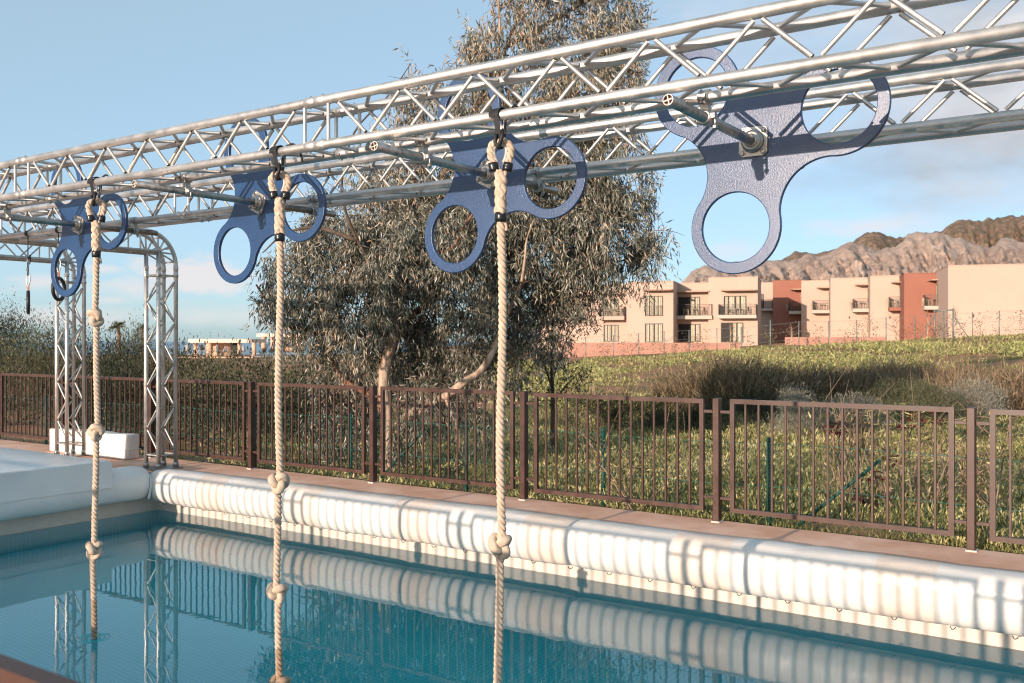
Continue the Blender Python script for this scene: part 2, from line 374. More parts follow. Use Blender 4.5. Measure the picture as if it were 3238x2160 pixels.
M['redbark'] = mat('red_bark', (.17, .070, .040), .85, var=(.28, .14, .085), vscale=8, stretch=(3, 3, .7), bump=.5, bscale=20, bdist=.01)
M['twig'] = mat('twigs', (.20, .13, .09), .85, var=(.30, .21, .15), vscale=6)
M['darkbark'] = mat('dark_bark', (.06, .04, .028), .9, var=(.10, .07, .05), vscale=12)
M['peach'] = mat('peach_render', (.46, .335, .27), .85, 0, .2, var=(.48, .35, .285), vscale=.5, bump=.1, bscale=14, bdist=.01)
M['terra'] = mat('terracotta_render', (.275, .115, .082), .85, 0, .2, var=(.30, .125, .09), vscale=.5, bump=.1, bscale=14, bdist=.01)
M['retain'] = mat('pink_render', (.36, .19, .145), .85, 0, .2, var=(.39, .21, .16), vscale=.7)
M['slab'] = mat('balcony_slab', (.46, .385, .33), .8, 0, .2)
M['canopy'] = mat('canopy_render', (.38, .24, .185), .7, 0, .3)
M['bronze'] = mat('dark_bronze_frame', (.035, .024, .018), .5)
M['glass'] = mat('window_glass', (.03, .035, .04), .06, 0, .7)
M['curtain'] = mat('curtain', (.52, .46, .36), .9, 0, .1)
M['room'] = mat('dark_room', (.025, .022, .020), .8)
M['wood'] = mat('pale_wood', (.42, .33, .24), .7)
M['bar'] = mat('beach_bar_render', (.66, .42, .29), .85, 0, .2)
M['barroof'] = mat('beach_bar_roof', (.70, .56, .46), .8, 0, .2)
M['parasol'] = mat('grey_parasol_cloth', (.30, .29, .29), .85)
M['galv'] = mat('galvanised_post', (.20, .22, .21), .55, .5)
M['lightrail'] = mat('grey_rail', (.42, .40, .38), .6, .2)
def rock_material(name, a, b_, c, veg, vegamt):
    m = mat(name, a, .95, 0, .1); nt = m.node_tree; b = nt.nodes['Principled BSDF']; geo = nt.nodes.new('ShaderNodeNewGeometry')
    def nz(s, d, st=(1, 1, 1)):
        mp = nt.nodes.new('ShaderNodeMapping'); mp.inputs['Scale'].default_value = st; nt.links.new(geo.outputs['Position'], mp.inputs['Vector'])
        n = nt.nodes.new('ShaderNodeTexNoise'); n.inputs['Scale'].default_value = s; n.inputs['Detail'].default_value = d; n.inputs['Roughness'].default_value = .68
        nt.links.new(mp.outputs[0], n.inputs['Vector']); return n.outputs[0]
    cr = nt.nodes.new('ShaderNodeValToRGB'); nt.links.new(nz(.012, 9, (1, 1, 2)), cr.inputs[0]); e = cr.color_ramp.elements
    e[0].position = .36; e[0].color = (*a, 1); e[1].position = .64; e[1].color = (*b_, 1); e2 = e.new(.5); e2.color = (*c, 1)
    cv = nt.nodes.new('ShaderNodeValToRGB'); nt.links.new(nz(.05, 8), cv.inputs[0])
    cv.color_ramp.elements[0].position = vegamt; cv.color_ramp.elements[0].color = (0, 0, 0, 1); cv.color_ramp.elements[1].position = vegamt+.07
    mx = nt.nodes.new('ShaderNodeMix'); mx.data_type = 'RGBA'; nt.links.new(cv.outputs[0], mx.inputs['Factor'])
    nt.links.new(cr.outputs[0], mx.inputs['A']); mx.inputs['B'].default_value = (*veg, 1); nt.links.new(mx.outputs['Result'], b.inputs['Base Color'])
    bu = nt.nodes.new('ShaderNodeBump'); bu.inputs['Distance'].default_value = 9; bu.inputs['Strength'].default_value = 1.0
    nt.links.new(nz(.05, 8, (1, 1, .6)), bu.inputs['Height']); nt.links.new(bu.outputs[0], b.inputs['Normal'])
    return m
M['rock'] = rock_material('pale_cliff_rock', (.40, .29, .24), (.56, .42, .35), (.48, .355, .29), (.32, .255, .185), .60)
M['hill'] = rock_material('scrub_hillside', (.24, .15, .11), (.32, .215, .16), (.28, .185, .135), (.16, .125, .085), .47)

# ------------------------------------------------------------------ terrain
DR = np.array([0, 8, 14, 22, 35, 50, 65, 80, 100, 160, 215, 260, 320, 900, 1500])
AC = np.array([-.6, -.2, 0, .1, .3, .55])
ZT = np.array([[-1.60, -1.60, -1.8, -1.9, -2.0, -2.1, -2.2, -2.3, -2.4, -2.6, -3.0, -9, -12, -14, -14],
               [-1.60, -1.60, -1.8, -1.9, -2.0, -2.1, -2.2, -2.3, -2.4, -2.6, -3.0, -9, -12, -14, -14],
               [-1.60, -1.60, -1.8, -1.95, -2.05, -2.0, -1.9, -1.8, -1.6, -1.5, -1.5, -2, -2, -2, -2],
               [-1.60, -1.60, -1.82, -1.90, -1.90, -1.80, -1.62, -1.45, -1.2, -.4, 0, 1, 2, 6, 10],
               [-1.60, -1.60, -1.80, -1.85, -1.60, -1.15, -.66, -.50, -.2, 0, 0, 1, 2, 6, 10],
               [-1.60, -1.60, -1.78, -1.72, -1.15, -.28, .22, .3, .3, .3, .3, 1, 2, 6, 10]])
def zg(x, y, rough=True):
    d = -sin(YAW)*x + cos(YAW)*y; l = cos(YAW)*x + sin(YAW)*y
    if d < 1: d = 1; a = 0.0
    else: a = l/d
    a = min(max(a, AC[0]), AC[-1]); cols = [np.interp(d, DR, ZT[i]) for i in range(len(AC))]
    z = float(np.interp(a, AC, cols))
    if rough and d > 9: z += .10*min(1, (d-9)/6)*fbm(x*.25, y*.25, 3.1, 4)
    return z
def build_ground():
    az = np.concatenate([np.linspace(-180, -42, 24, endpoint=False), np.linspace(-42, 42, 190), np.linspace(42, 180, 25)[1:-1]])
    rr = [.5, 2, 4, 6]; r = 7.0
    while r < 1500: rr.append(r); r *= 1.035 if r < 110 else 1.09
    V = []; n = len(az)
    for r in rr:
        for a in az:
            t = radians(a); p = FWD*(r*cos(t)) + RGT*(r*sin(t)); x, y = p[0], p[1]
            z = zg(x, y)
            if y < 7.62 and -30 < x < 12:
                k = min(1, (7.62-y)/.35); z = z*(1-k)+k*-4.4
            V.append((x, y, z))
    Q = [(i*n+k, i*n+(k+1) % n, (i+1)*n+(k+1) % n, (i+1)*n+k) for i in range(len(rr)-1) for k in range(n)]
    Q = np.array(Q)[:, ::-1]
    return link('ground', mesh_np('ground', V, Q, True), M['ground'])
tag(build_ground(), kind='structure')
sea = MB(); sea.add([(x, y, -8.5) for x, y in ((-70000, -20000), (70000, -20000), (70000, 70000), (-70000, 70000))], [(0, 1, 2, 3)])
tag(sea.build('sea', M['sea']), kind='structure')

# mountains: two ridges, crest lines read off the photograph (pixel x, pixel y)
def mountain(name, crest, d0, d1, m, seed, gul, rows=110, cols=460, p=.8):
    cx = np.array([c[0] for c in crest]); cy = np.array([c[1] for c in crest]); V = []
    xs = np.linspace(cx[0], cx[-1], cols)
    for j in range(rows+12):
        s = j/rows
        for x in xs:
            H = (CY-float(np.interp(x, cx, cy)))/F*d1
            k = (x-CX)/F
            if s <= 1:
                g = noise.ridged_multi_fractal(Vector((k*40+seed+s*1.2, s*.7, seed)), 1.0, 2.1, 5, 1.0, 2.0)
                g2 = fbm(k*90+seed, s*9, seed+4, 6); g += .35*noise.ridged_multi_fractal(Vector((k*170+seed+s*6, s*5.0, seed+2)), .9, 2.1, 4, 1.0, 2.0)-.35
                d = d0+(d1-d0)*s - (g-1.0)*gul*sin(pi*min(1, s*1.0))*1.2
                z = -4+(H+4)*(s**p) + g2*H*.075*sin(pi*s) + (fbm(k*160, 2.2, seed, 3)*H*.02 if s > .9 else 0)
            else:
                d = d1+(s-1)*500; z = H*(1-(s-1)*4)
            V.append(G(d, k*d, z))
    n = cols; Q = [(i*n+k, i*n+k+1, (i+1)*n+k+1, (i+1)*n+k) for i in range(rows+11) for k in range(n-1)]
    return tag(link(name, mesh_np(name, V, np.array(Q), True), m), kind='structure')
CR_BACK = [(2380, 900), (2457, 835), (2480, 815), (2515, 795), (2584, 801), (2630, 792), (2683, 775), (2705, 760), (2740, 738), (2763, 733), (2785, 738), (2806, 748), (2859, 752),
           (2900, 745), (2974, 730), (3005, 708), (3031, 694), (3058, 690), (3089, 698), (3130, 690), (3173, 684), (3238, 686), (3400, 660), (3700, 690), (4200, 760), (4700, 900)]
CR_ROCK = [(2120, 1000), (2145, 905), (2156, 894), (2187, 856), (2226, 842), (2258, 838), (2307, 827), (2387, 826), (2430, 822), (2457, 822), (2500, 826), (2525, 818), (2546, 804), (2565, 803), (2600, 812),
           (2630, 795), (2655, 775), (2683, 763), (2715, 772), (2767, 790), (2800, 786), (2830, 778), (2855, 764), (2868, 740), (2910, 738), (2966, 733),
           (3010, 745), (3050, 756), (3090, 772), (3128, 784), (3146, 776), (3162, 757), (3190, 752), (3240, 765), (3330, 740), (3500, 780), (3900, 850), (4500, 1000)]
mountain('mountain_ridge', CR_BACK, 1500, 2100, M['hill'], 5.3, 60)
mountain('cliff_ridge', CR_ROCK, 900, 1350, M['rock'], 1.7, 42, p=.75)

# ------------------------------------------------------------------ pool, deck, water
XE, YF, YN, XR = -9.75, 6.85, 1.25, 7.0           # pool edges: far-left end, far side, near side, right end
d = MB()
d.bx(-32, 12, YF, 7.68, -2.3, DECK); d.bx(-32, XE, -7, YF, -2.3, DECK); d.bx(XE, 12, -7, YN, -2.3, DECK); d.bx(XR, 12, YN, YF, -2.3, DECK)
deck = tag(d.build('pool_deck', M['deck']), kind='structure')
m = MB(); e = .006
m.add([(XE+e, YN, -1.60), (XE+e, YF-e, -1.60), (XE+e, YF-e, -2.02), (XE+e, YN, -2.02)], [(0, 1, 2, 3)])
m.add([(XE+e, YF-e, -1.60), (XR, YF-e, -1.60), (XR, YF-e, -2.02), (XE+e, YF-e, -2.02)], [(0, 1, 2, 3)])
tag(m.build('pool_wall', M['stone']), kind='structure')
m = MB(); zb = -3.5; e = .004; e2 = .004
c = [(XE+e2, YN+e), (XR-e, YN+e), (XR-e, YF-e2), (XE+e2, YF-e2)]
m.add([(x, y, zb) for x, y in c]+[(x, y, -2.02 if y > 3 or x < 0 else -1.6) for x, y in c], [(0, 1, 2, 3), (0, 4, 5, 1), (1, 5, 6, 2), (2, 6, 7, 3), (3, 7, 4, 0)])
tag(m.build('pool_basin', M['tile']), kind='structure')
m = MB(); m.add([(XE+.001, YN+.001, WATER), (XR-.001, YN+.001, WATER), (XR-.001, YF-.001, WATER), (XE+.001, YF-.001, WATER)], [(0, 1, 2, 3)])
tag(m.build('water', M['water']), kind='structure')

# ------------------------------------------------------------------ trusses
S, RC, RB = .24, .0255, .0105
ZB = 1.06
def brace_face(parent, o, u, w, joints, a, b, nm='brace'):
    """zigzag of braces between two chords o (at offset 0) and o+w*S, running along u between the joints"""
    for j0, j1 in zip(joints[:-1], joints[1:]):
        L = j1-j0; n = max(1, round((L-.30)/.25)); n += n % 2; st = (L-.30)/n
        x = j0+.15
        for k in range(n):
            s0, s1 = (S-.03, .03) if k % 2 == 0 else (.03, S-.03)
            e0 = .018
            rod(nm, o+u*(x+e0)+w*s0, o+u*(x+st-e0)+w*s1, RB, M['alu_brace'], parent, 8)
            x += st
        for xx in (j0+.09, j1-.09):
            rod('upright', o+u*xx+w*.015, o+u*xx+w*(S-.015), RB, M['alu_brace'], parent, 8)
def couplers(parent, o, u, joints, offs):
    for j in joints:
        for w in offs:
            c = o+u*j+w; mb = MB()
            mb.lathe([(RC, -.075), (RC+.003, -.073), (RC+.003, -.012), (RC+.0005, -.009), (RC+.0005, .009), (RC+.003, .012), (RC+.003, .073), (RC, .075)], c, u, 16)
            for s in (-.045, .045):
                p = c+u*s; v = np.array([0, 0, 1.0]) if abs(u[2]) < .5 else np.array([0, 1.0, 0])
                mb.cyl(p-v*(RC+.010), p+v*(RC+.012), .005, 6)
            mb.build('coupler', M['alu'], parent)
JX = [-9.77, -6.77, -3.77, .23, 2.23]
def straight_truss(name, y, label):
    t = empty(name, (JX[0], y+S/2, ZB), label, 'truss')
    u = np.array([1.0, 0, 0]); Y = np.array([0, 1.0, 0]); Z = np.array([0, 0, 1.0])
    for dy in (0, S):
        for dz in (0, S):
            rod('chord', (JX[0], y+dy, ZB+dz), (JX[-1], y+dy, ZB+dz), RC, M['alu'], t, 20, True)
    o = np.array([0, y, ZB])
    brace_face(t, o, u, Z, JX, 0, 0); brace_face(t, o+Y*S, u, Z, JX, 0, 0)
    brace_face(t, o+Z*S, u, Y, JX, 0, 0); brace_face(t, o, u, Y, JX, 0, 0)
    couplers(t, o, u, JX[1:-1], [Y*a+Z*b for a in (0, S) for b in (0, S)])
    return t
straight_truss('box_truss', 3.63, 'near aluminium box truss carrying the three knotted ropes')
straight_truss('box_truss', 4.98, 'farther aluminium box truss behind the blue spinners, carrying the two rings')
def portal(name, x0, y1, label, zbase):
    """goal-shaped truss across the pool: beam along Y, rounded corner, tower down to the deck; chords at x0 and x0+S, y1 and y1+S"""
    t = empty(name, (x0+S/2, y1+S/2, zbase), label, 'truss')
    R = .40; ys = 1.6
    X = np.array([1.0, 0, 0]); Y = np.array([0, 1.0, 0]); Z = np.array([0, 0, 1.0]); zt = ZB+S
    jt = [zbase+.02, zt-R-.02]
    for dx in (0, S):
        # inner chord: mitred; outer chord: bent round the corner
        rod('chord', (x0+dx, y1, zbase), (x0+dx, y1, ZB), RC, M['alu'], t, 16, True)
        rod('chord', (x0+dx, ys, ZB), (x0+dx, y1+RC*.9, ZB), RC, M['alu'], t, 16, True)
        arc = [(x0+dx, y1+S-R+R*sin(a), zt-R+R*cos(a)) for a in np.linspace(0, pi/2, 14)]
        pts = np.array([(x0+dx, ys, zt)]+arc+[(x0+dx, y1+S, zbase)])
        mb = MB(); mb.tube(pts, RC, 16); mb.build('bent_chord', M['alu'], t)
        for a in np.linspace(.12, pi/2-.12, 6):
            po = np.array([x0+dx, y1+S-R+R*sin(a), zt-R+R*cos(a)])
            rod('brace', np.array([x0+dx, y1, ZB])+(0, 0, 0), po, RB, M['alu_brace'], t, 8)
    for a in np.linspace(.15, pi/2-.15, 4):
        y, z = y1+S-R+R*sin(a), zt-R+R*cos(a); rod('brace', (x0, y, z), (x0+S, y, z), RB, M['alu_brace'], t, 8)
    o = np.array([x0, y1, 0.0])
    brace_face(t, o, Z, Y, jt, 0, 0); brace_face(t, o+X*S, Z, Y, jt, 0, 0)
    brace_face(t, o, Z, X, jt, 0, 0); brace_face(t, o+Y*S, Z, X, jt, 0, 0)
    ob = np.array([x0, 0, ZB]); jy = [ys+.1, 3.9, y1-.15]
    brace_face(t, ob, Y, Z, jy, 0, 0); brace_face(t, ob+X*S, Y, Z, jy, 0, 0)
    brace_face(t, ob+Z*S, Y, X, jy, 0, 0); brace_face(t, ob, Y, X, jy, 0, 0)
    couplers(t, o, Z, [zt-R-.06], [X*a+Y*b for a in (0, S) for b in (0, S)])
    for dx in (0, S):
        for dy in (0, S):
            mb = MB(); mb.lathe([(.0, 0), (.034, 0), (.034, .05), (RC, .06)], (x0+dx, y1+dy, zbase-.045), (0, 0, 1), 14); mb.build('foot', M['steel'], t)
    mb = MB(); mb.bx(x0-.06, x0+S+.06, y1-.06, y1+S+.06, zbase-.06, zbase-.045); mb.build('base_plate', M['steel'], t)
    return t
portal('truss_portal', -10.03, 6.88, 'rounded truss portal standing at the corner of the pool', DECK+.064)
portal('truss_portal', -12.14, 6.98, 'rear rounded truss portal beside the white wrapped block', DECK+.064)

# ------------------------------------------------------------------ spinners
def plate_mesh():
    R, r, rh, q, D = .42, .226, .177, .2406, .5006
    pts = []
    for k in range(3):
        a0 = k*2*pi/3; c = Vector((R*cos(a0), R*sin(a0)))
        am = a0+pi/3; cm = Vector((D*cos(am), D*sin(am))); ap = a0-pi/3; cp = Vector((D*cos(ap), D*sin(ap)))
        s = atan2(cp.y-c.y, cp.x-c.x); e_ = atan2(cm.y-c.y, cm.x-c.x)
        while e_ < s: e_ += 2*pi
        pts += [(c.x+r*cos(t), c.y+r*sin(t)) for t in np.linspace(s, e_, 40)]
        c2 = Vector((R*cos(a0+2*pi/3), R*sin(a0+2*pi/3)))
        s = atan2(c.y-cm.y, c.x-cm.x); e_ = atan2(c2.y-cm.y, c2.x-cm.x)
        while e_ > s: e_ -= 2*pi
        while s-e_ > 2*pi: e_ += 2*pi
        pts += [(cm.x+q*cos(t), cm.y+q*sin(t)) for t in np.linspace(s, e_, 24)[1:-1]]
    cu = bpy.data.curves.new('plate', 'CURVE'); cu.dimensions = '2D'; cu.fill_mode = 'BOTH'; cu.extrude = .0085; cu.bevel_depth = .004; cu.bevel_resolution = 2
    def sp(pp):
        s = cu.splines.new('POLY'); s.points.add(len(pp)-1); s.use_cyclic_u = True
        for i, (x, y) in enumerate(pp): s.points[i].co = (x, y, 0, 1)
    sp(pts)
    for k in range(3):
        a0 = k*2*pi/3; sp([(R*cos(a0)+rh*cos(t), R*sin(a0)+rh*sin(t)) for t in np.linspace(0, 2*pi, 64, endpoint=False)])
    o = bpy.data.objects.new('tmp', cu); COL.objects.link(o)
    me = bpy.data.meshes.new_from_object(o.evaluated_get(bpy.context.evaluated_depsgraph_get()))
    bpy.data.objects.remove(o); me.materials.clear(); me.materials.append(M['paint'])
    return me
PLATE = plate_mesh()
def spinner(x, ang, label, idx):
    yp, zp, y0, y1 = 4.48, .972, 3.49, 5.2
    t = empty('spinner', (x, yp, zp), label, 'spinner', 'blue three-ring spinners between the trusses')
    o = bpy.data.objects.new('plate', PLATE); COL.objects.link(o); setparent(o, t)
    o.rotation_euler = (pi/2, 0, 0); o.rotation_euler = (Matrix.Rotation(pi/2, 4, 'X') @ Matrix.Rotation(radians(ang), 4, 'Z')).to_euler()
    # axle: hollow pipe with a cross in its near end
    mb = MB(); r = .0235
    mb.lathe([(r-.003, 0), (r, 0), (r, y1-y0), (r-.003, y1-y0)], (x, y0, zp), (0, 1, 0), 24)
    ax = mb.build('axle_pipe', M['steel'], t)
    mb = MB(); mb.lathe([(0, .02), (r-.003, .02), (r-.003, 0)], (x, y0, zp), (0, 1, 0), 24); mb.build('pipe_bore', M['pipe_in'], ax)
    mb = MB(); mb.lathe([(r-.0032, -.001), (r, -.001), (r, .004), (r-.0032, .004)], (x, y0, zp), (0, 1, 0), 24)
    a = radians(12)
    for k in (0, pi/2):
        A = np.array([[cos(a+k), 0, sin(a+k)], [0, 1, 0], [-sin(a+k), 0, cos(a+k)]])
        mb.box((x, y0+.006, zp), (2*r-.006, .010, .0035), A)
    mb.build('end_cross', M['pipe_end'], ax)
    # flange bearing on the near face
    b = MB(); yb = yp-.0125; s = .072; rot = radians(ang+28)
    pts = []
    for k in range(4):
        c0 = rot+k*pi/2
        for dd in (-.22, 0, .22): pts.append((s*1.28*cos(c0+dd*.8)*(1 if dd == 0 else .965), s*1.28*sin(c0+dd*.8)*(1 if dd == 0 else .965)))
    n = len(pts); V = [(x+p[0], yb, zp+p[1]) for p in pts]+[(x+p[0]*.97, yb-.014, zp+p[1]*.97) for p in pts]
    b.add(V, [tuple(range(n, 2*n))[::-1], ]+[(i, (i+1) % n, n+(i+1) % n, n+i) for i in range(n)])
    fl = b.build('bearing_flange', M['cast'], t)
    b = MB(); b.lathe([(.056, 0), (.056, -.012), (.050, -.018), (.047, -.018), (.046, -.028), (.038, -.030), (.036, -.026), (.033, -.036), (.024, -.038)], (x, yb-.013, zp), (0, 1, 0), 28)
    b.build('bearing_ring', M['steel'], fl)
    for k in range(4):
        c0 = rot+k*pi/2; b = MB(); p = (x+.074*cos(c0), yb-.014, zp+.074*sin(c0))
        b.lathe([(.0135, 0), (.0135, -.004), (.009, -.0045)], p, (0, 1, 0), 14); b.lathe([(.009, -.004), (.009, -.012), (0, -.0125)], p, (0, 1, 0), 6, False)
        b.build('bolt', M['steel'], fl)
    # swivel clamps under both trusses
    for yc in (3.63+S, 4.98):
        cb = MB(); zc = ZB
        cb.lathe([(RC+.001, -.024), (RC+.009, -.024), (RC+.009, .024), (RC+.001, .024)], (x, yc, zc), (1, 0, 0), 18)
        cb.lathe([(r+.001, -.024), (r+.009, -.024), (r+.009, .024), (r+.001, .024)], (x, yc, zp), (0, 1, 0), 18)
        cb.box((x, yc, (zc+zp)/2), (.036, .036, .035)); cl = cb.build('clamp', M['cast'], t)
        cb = MB()
        cb.box((x, yc-.040, zc-.004), (.036, .022, .020)); cb.cyl((x, yc-.046, zc-.03), (x, yc-.046, zc+.025), .006, 8); cb.lathe([(.011, 0), (.011, .01), (0, .011)], (x, yc-.046, zc-.035), (0, 0, 1), 6, False)
        cb.box((x+.038, yc, zp+.004), (.022, .036, .020)); cb.cyl((x+.045, yc, zp-.06), (x+.045, yc, zp+.022), .006, 8); cb.lathe([(.012, 0), (.012, .012), (.004, .02)], (x+.045, yc, zp-.05), (0, 0, 1), 6, False)
        cb.build('clamp_bolt', M['steel'], cl)
    return t
spinner(-7.43, 0, 'blue three-ring spinner, smallest and leftmost, in front of the truss towers', 0)
spinner(-5.21, 351, 'blue three-ring spinner second from the left, at the edge of the big tree', 1)
spinner(-3.22, 352, 'blue three-ring spinner third from the left, wholly in front of the tree', 2)
spinner(-1.63, 16.5, 'large grey-glinting blue spinner at right with its lower ring against the sky', 3)

# ------------------------------------------------------------------ ropes
def strands(mb, path, r_off, r_str, lay, k=3, n=7, jit=0, ph=0):
    path = np.asarray(path, float); T, N, B = frames(path)
    s = np.concatenate([[0], np.cumsum(np.linalg.norm(np.diff(path, axis=0), axis=1))])
    for j in range(k):
        a = ph+2*pi*j/k - 2*pi*s/lay
        w = 1+jit*np.sin(s*90+j*2.1)
        mb.tube(path+(N*np.cos(a)[:, None]+B*np.sin(a)[:, None])*(r_off*w)[:, None], r_str*(1+jit*np.sin(s*130+j)), n)
def resample(path, st):
    path = np.asarray(path, float); s = np.concatenate([[0], np.cumsum(np.linalg.norm(np.diff(path, axis=0), axis=1))])
    t = np.linspace(0, s[-1], max(3, int(s[-1]/st)))
    return np.stack([np.interp(t, s, path[:, i]) for i in range(3)], 1)
def rope(x, zs, zend, label, eye_ang, seed, sway=0):
    y = 3.63; t = empty('climbing_rope', (x, y, .95), label, 'rope', 'knotted ropes hanging from the near truss')
    u = np.array([cos(eye_ang), sin(eye_ang), 0]); Z = np.array([0, 0, 1.0]); c = np.array([x, y, 0.0])
    rs = np.random.default_rng(seed)
    # eye: teardrop loop of rope round a metal thimble
    a = np.linspace(-pi*.62-pi/2, pi*.62-pi/2, 60)+pi
    loop = np.array([c+u*.046*sin(k-pi/2-pi)*-1+Z*(.905-.052*cos(k-pi/2-pi)*-1) for k in a])
    th = np.linspace(-pi*.78, pi*.78, 50)
    loop = [c+u*(.047*sin(q))*(1 if abs(q) < pi/2 else .55+.45*abs(sin(q)))+Z*(.897+.043*cos(q)*(1 if cos(q) > 0 else 2.2)) for q in th]
    loop = resample(spline(loop, 3), .004)
    mb = MB(); strands(mb, loop, .0095, .0105, .085, ph=seed); mb.build('eye_loop', M['rope'], t)
    mb = MB(); inner = np.array([c+u*(.030*sin(q))*(1 if abs(q) < pi/2 else .5+.5*abs(sin(q)))-np.array([0, .004, 0])+Z*(.895+.027*cos(q)*(1 if cos(q) > 0 else 2.6)) for q in np.linspace(-pi*.8, pi*.8, 40)])
    mb.tube(inner, .0085, 8); mb.build('thimble', M['lightrail'], t)
    for s in (-1, 1):
        p = c+u*(.033*s)+Z*.818; dv = u*(-.16*s)+Z*-1; dv = dv/np.linalg.norm(dv)
        mb = MB(); mb.tube([p-dv*.020, p-dv*.008, p+dv*.008, p+dv*.020], np.array([.0235, .0245, .024, .0245]), 14, bump=lambda i, q: 1+.03*np.sin(3*q+i)); mb.build('tape_band', M['tape'], t)
    # splice
    sp = resample([c+Z*.80, c+Z*.70, c+Z*.60], .004); mb = MB()
    strands(mb, sp+0, .0150, .0150, .17, 4, 8, .10, seed); strands(mb, sp, .0185, .0105, -.22, 3, 7, .16, seed+1)
    mb.build('splice', M['rope'], t)
    mb = MB(); mb.tube([c+Z*.605, c+Z*.59, c+Z*.575, c+Z*.56], np.array([.0275, .029, .0285, .0265]), 16, bump=lambda i, q: 1+.02*np.sin(4*q+i*2)); mb.build('tape_band', M['tape'], t)
    # cord with slight bends at the knots
    zz = np.arange(.57, zend, -.005); 
    dx = sum(.006*np.sin((zz-z0)*5+seed) for z0 in (0.3, -0.7)) + sum(.010*rs.choice([-1, 1])*np.tanh((zz-z)*40) for z in zs)
    path = np.stack([x+dx*.6-dx[0]*.6, np.full_like(zz, y)+dx*.3-dx[0]*.3, zz], 1)
    cut = int(np.searchsorted(-zz, 1.72))
    mb = MB(); strands(mb, path[:cut+1] if cut < len(zz)-2 else path, .0112, .0102, .088, ph=seed); mb.build('cord', M['rope'], t)
    if cut < len(zz)-2:
        mb = MB(); sA = 2*pi*(np.linalg.norm(np.diff(path[:cut+1], axis=0), axis=1).sum())/.088
        strands(mb, path[cut:], .0112, .0102, .088, ph=seed-sA); o = mb.build('damp_end', M['ropewet'], t); o['label'] = 'darker damp end of the rope at the water'
    # frayed strand below the lower tape
    mb = MB(); mb.tube(spline([c+u*.016+Z*.57, c+u*.024+Z*.545, c+u*.027+Z*.52], 4), .009, 7); mb.build('loose_strand', M['rope'], t)
    for z in zs:
        q = np.linspace(0, 2*pi, 130, endpoint=False); px = x+float(np.interp(-z, -zz, dx*.6-dx[0]*.6))
        k = np.stack([np.sin(q)+2*np.sin(2*q), np.cos(q)-2*np.cos(2*q), -1.0*np.sin(3*q)], 1)*np.array([.0140, .0140, .0235])
        al = rs.uniform(-.5, .5)+pi/2; be = rs.uniform(.25, .6); ga = rs.uniform(0, 6)
        Rm = np.array((Matrix.Rotation(ga, 3, 'Z') @ Matrix.Rotation(al, 3, 'X') @ Matrix.Rotation(be, 3, 'Y')))
        k = k@Rm.T; k[:, 2] *= 1.15
        mb = MB(); mb.tube(k+np.array([px, y-.004, z]), .0215, 20, closed=True, bump=lambda i, a_: 1+.13*np.abs(np.sin(1.5*(a_)+i*.10*pi*.43))-.06)
        mb.build('knot', M['rope'] if z > -1.8 else M['ropewet'], t)
    # webbing sling over the chord
    s = empty('webbing_sling', (x, y, ZB), 'black webbing sling holding '+label.split(' of ')[0] if False else 'black webbing sling over the truss tube above '+SLING[seed], 'strap', 'black slings holding the ropes')
    w = .030
    prof = [(y+.036*cos(q), ZB+.034*sin(q)) for q in np.linspace(-.35, pi+.35, 26)]
    prof = [(y+.006, .905), (y+.014, .94), (y+.026, 1.0)]+prof+[(y-.028, 1.0), (y-.016, .94), (y-.006, .905)]
    mb = MB(); th_ = .0022; n = len(prof)
    V = []
    for (yy, zz_) in prof:
        tw = 1-.25*max(0, (1.0-zz_)/.1)
        for (dxx, off) in ((-w/2, 0), (w/2, 0), (w/2, th_), (-w/2, th_)):
            cy_, cz_ = yy-y, zz_-ZB; L = max(.02, sqrt(cy_*cy_+cz_*cz_)); V.append((x+dxx*tw+.004*sin(zz_*40), yy+cy_/L*off, zz_+cz_/L*off))
    mb.add(V, [(i*4+k, i*4+(k+1) % 4, i*4+4+(k+1) % 4, i*4+4+k) for i in range(n-1) for k in range(4)])
    mb.build('band', M['black'], s)
    mb = MB(); yy = y-.034
    lp = [(x+.016*sin(q)-.02, y+.041*cos(q*.5), 0) for q in np.linspace(0, 1, 3)]
    V = []
    for q in np.linspace(-.2, pi+.2, 20):
        for (dxx, rr) in ((-.033, .037), (-.008, .037), (-.008, .0395), (-.033, .0395)): V.append((x+dxx-.010, y+rr*cos(q), ZB+rr*sin(q)-.004))
    mb.add(V, [(i*4+k, i*4+(k+1) % 4, i*4+4+(k+1) % 4, i*4+4+k) for i in range(19) for k in range(4)]); mb.build('wrap', M['black'], s)
    mb = MB(); mb.tube([(x+.022, y-.020, .985), (x+.030, y-.030, .955), (x+.020, y-.032, .925), (x+.004, y-.02, .905), (x-.014, y-.026, .93), (x-.006, y-.03, .97)], .010, 8); mb.build('hitch', M['black'], s)
    mb = MB(); mb.tube([(x+.026, y+.01, 1.03), (x+.026, y-.01, 1.03), (x+.026, y-.016, 1.0), (x+.026, y-.01, .975), (x+.026, y+.01, .975), (x+.026, y+.016, 1.0)], .005, 8, closed=True); mb.build('buckle', M['steel'], s)
    mb = MB(); mb.tube(spline([(x+.02, y+.03, ZB+.035), (x+.06, y+.045, ZB+.045), (x+.10, y+.05, ZB+.01), (x+.13, y+.05, ZB-.06)] if seed == 2 else [(x+.02, y+.03, ZB+.035), (x+.05, y+.04, ZB+.05), (x+.075, y+.045, ZB+.03)], 5), .006, 6); mb.build('loose_tail', M['black'], s)
SLING = {1: 'the leftmost rope', 2: 'the middle rope', 3: 'the rope nearest the camera'}
rope(-5.84, [.163, -.598, -1.385], -1.995, 'leftmost cream climbing rope, three knots showing, its end in the water', radians(60), 1)
rope(-4.06, [-.789, -1.403, -1.92], -2.05, 'middle cream climbing rope with two knots low down and one at the picture edge', radians(45), 2)
